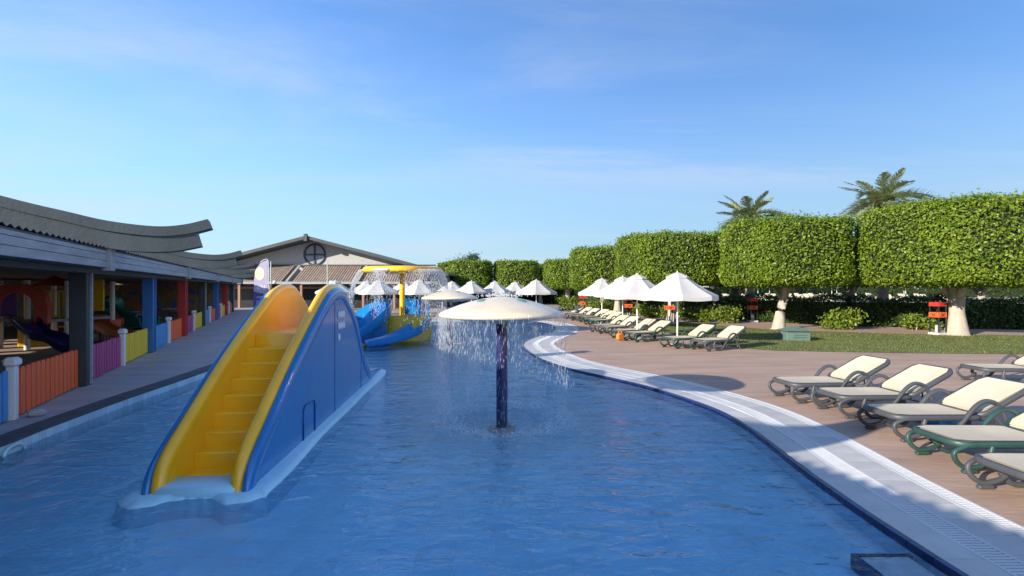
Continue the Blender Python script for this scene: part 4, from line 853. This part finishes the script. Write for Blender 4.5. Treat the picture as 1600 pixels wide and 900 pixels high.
# palms
def frond_mesh(L_, droop):
    V = []; nseg = 34; pts = []
    for i in range(nseg + 1):
        f = i / nseg; pts.append(np.array((L_ * (f - .12 * f * f), 0, L_ * (.42 * f - droop * f * f))))
    for i in range(3, nseg):
        for s_ in (-1, 1):
            f = i / nseg; ll = .62 * math.sin(math.pi * (.12 + .86 * f)) ** .7 * L_ / 3.2; b = pts[i]; d = np.array((.62, s_ * .72, .18 - .30 * f)) + rng.normal(0, .07, 3); d /= np.linalg.norm(d); tip = b + d * ll; w_ = np.array((.07, 0, 0)); V.append([b - w_, b + w_, tip + w_ * .3, tip - w_ * .3])
    for a, b in zip(pts[:-1], pts[1:]):
        w_ = np.array((0, .022, 0)); V.append([a - w_, a + w_, b + w_, b - w_])
    return np.array(V)
PALML = leafmat('palm_leaf', (.20, .25, .10), (.40, .44, .22), .25); PBARK = M('palm_bark', (.24, .17, .12), .9, .4, 7, bump=.8, bscale=18)
fm = []
for L_, dr in ((3.4, .50), (3.2, .72), (3.0, .28), (3.3, .95)): o = quads('frond', frond_mesh(L_, dr), PALML); fm.append(o.data); bpy.data.objects.remove(o)
def palm(x, y, z, label, sc):
    t = thing('palm_tree', label, 'palm', (x, y, .02)); P = [(0, 0, -.1), (.05, 0, z * .3), (.0, .1, z * .7), (0, 0, z)]
    MB().tube(cat(P, 8), .62, n=12, taper=[1.15 - .25 * i / 24 + .06 * (i % 2) for i in range(25)]).build('trunk', PBARK, t, 180)
    for i in range(46):
        el = -.25 + 1.25 * (i / 46); o = bpy.data.objects.new('frond', fm[(0, 1, 3, 2)[min(3, int(i / 46 * 4))] if i % 3 else i % 4]); COL.objects.link(o); o.parent = t; o.location = (0, 0, z - .05)
        o.rotation_euler = (rng.normal(0, .12), R(18) - el * .95 + rng.normal(0, .08), i * 2.4 + rng.normal(0, .15)); o.scale = [sc * rng.uniform(.9, 1.1)] * 3
palm(20.6, 44.5, 8.1, 'date palm showing its crown above the clipped tree by the lawn box', 1.15)
palm(28.6, 39.5, 8.75, 'date palm rising behind the gap between the two largest clipped trees', 1.15)
# feathery tree behind the far row
t = thing('feathery_tree', 'feathery blue green tree above the far clipped row', 'tree', (-7.4, 82, 0)); MB().tube([(0, 0, 0), (.2, 0, 4), (0, 0, 7)], .5, n=8, taper=(1, .7, .3)).build('trunk', BARK, t, 180)
n_ = 5000; P = []
for c, r_ in (((0, 0, 6.4), (1.9, 1.5, .95)), ((-1.9, 0, 5.9), (1.5, 1.2, .6)), ((1.2, 0, 7.0), (1.0, 1, .7)), ((-3.3, 0, 5.6), (1.0, .8, .35))): P.append(rng.normal(0, .5, (n_ // 4, 3)) * np.array(r_) + np.array(c))
P = np.concatenate(P); quads('crown', leaves(P, rng.normal(0, 1, P.shape), .32, 1, .3), leafmat('feather_leaf', (.03, .075, .04), (.08, .14, .07)), t)

# ------------------------------------------------------------------ lanterns, lawn box, far terrace
def lantern(x, y, rz, label, sc=1., group=None):
    t = thing('garden_lantern', label, 'lantern', (x, y, .03), rz, group); t.scale = (sc * .82, sc * .82, sc * .95); ORP = M('orange_panel', (.72, .11, .02), .6, .1); RDP = M('red_panel', (.55, .03, .02), .6, .1)
    for sx in (-1, 1):
        for sy in (-1, 1): MB().box((sx * .25, sy * .25, .87), (.05, .05, 1.66)).build('post', DARKM, t)
    MB().box((0, 0, .06), (.62, .62, .12), bev=.01).build('base', M('pale_base', (.5, .5, .48), .7), t)
    MB().lathe([(.44, 1.68), (.30, 1.78), (.05, 1.95)], n=4).build('roof', DARKM, t).rotation_euler = (0, 0, 0)
    for z, h_, m in ((.98, .24, ORP), (1.5, .20, RDP)):
        for a in range(4):
            p = MB().box((0, -.285, z), (.54, .012, h_)).build('panel', m, t); p.rotation_euler = (0, 0, a * math.pi / 2)
            if z < 1.2:
                for s_ in (-1, 1): MB().tube([(-.17, -.295, z - s_ * .08), (0, -.295, z), (.17, -.295, z + s_ * .08)], .028, n=4, up=(0, 1, 0)).build('motif', DARKM, p)
                MB().tube([(.07 * math.cos(q), -.295, z + .07 * math.sin(q)) for q in np.linspace(0, 6.28, 12, endpoint=False)], .02, n=4, closed=True, up=(0, 1, 0)).build('motif', DARKM, p)
            else:
                for s_ in (-.1, 0, .1): MB().box((s_, -.293, z), (.022, .008, .12)).build('motif', DARKM, p)
    MB().box((0, 0, .30), (.2, .2, .36), bev=.02).build('lamp', M('lamp_grey', (.4, .4, .4), .5), t)
lantern(19.75, 23.75, .2, 'black lantern with orange and red panels beside the thickest clipped trunk')
lantern(15.3, 32.6, .1, 'black lantern with orange panel among the bright shrubs at the path')
lantern(9.55, 31.0, 0, 'red panelled black lantern beside the trunk behind the first parasol', 1.05)
lantern(8.1, 35.6, 0, 'dark lantern standing between the second and third parasols', 1.0)
lantern(5.7, 41.5, 0, 'small looking lantern with orange panel near the far end of the lounger row', 1.0)
t = thing('utility_box', 'grey green utility box with pitched lid on the lawn', 'utility box', (11.75, 21.3, .035), R(-6))
UG = M('utility_green', (.10, .16, .13), .6, .12, 4); MB().box((0, 0, .20), (.92, .8, .40), bev=.015).build('body', UG, t)
mb = MB(); mb.v = [(-.55, -.5, .40), (.55, -.5, .40), (.55, .5, .40), (-.55, .5, .40), (-.12, 0, .57), (.12, 0, .57)]; mb.f = [(3, 2, 1, 0), (0, 1, 5, 4), (1, 2, 5), (2, 3, 4, 5), (3, 0, 4)]; mb.build('lid', UG, t)
for z in (.14, .24): MB().box((.08, -.403, z), (.5, .012, .02)).build('vent', M('dark_vent', (.03, .05, .04), .6), t)
# raised terrace behind the hedge with its own loungers and parasols
MBt = MB().box((52, 72, .3), (80, 34, .6)); struct(MBt.build('terrace', soil, None))
fl0 = None
for r_ in range(3):
    for i in range(16):
        x, y = 20 + i * 2.1 + r_ * .7, 57 + r_ * 7 + i * .1
        if fl0 is None:
            mb = MB(); mb.box((0, -.5, .33), (.62, 1.3, .07), bev=.02); mb.add([(-.31, .1, .33), (.31, .1, .33), (.31, .62, .88), (-.31, .62, .88), (-.31, .16, .28), (.31, .16, .28), (.31, .68, .84), (-.31, .68, .84)], [(0, 1, 2, 3), (7, 6, 5, 4), (3, 2, 6, 7), (0, 3, 7, 4), (1, 5, 6, 2)])
            for sx in (-.27, .27): mb.box((sx, -.9, .15), (.05, .06, .30)); mb.box((sx, .1, .15), (.05, .06, .30))
            fl0 = mb.build('far_lounger', SLING); o = fl0
        else: o = fl0.copy(); COL.objects.link(o)
        o.location = (x, y, .6); o.rotation_euler = (0, 0, rng.normal(.1, .1)); tag(o, 'cream lounger on the far terrace behind the hedge', 'lounger', 'loungers on the far terrace')
for i in range(9): put_par(20.5 + i * 4.4, 61 + (i % 2) * 6, 'white parasol on the far terrace behind the hedge', 'parasols on the far terrace', z=.6, rz=i)
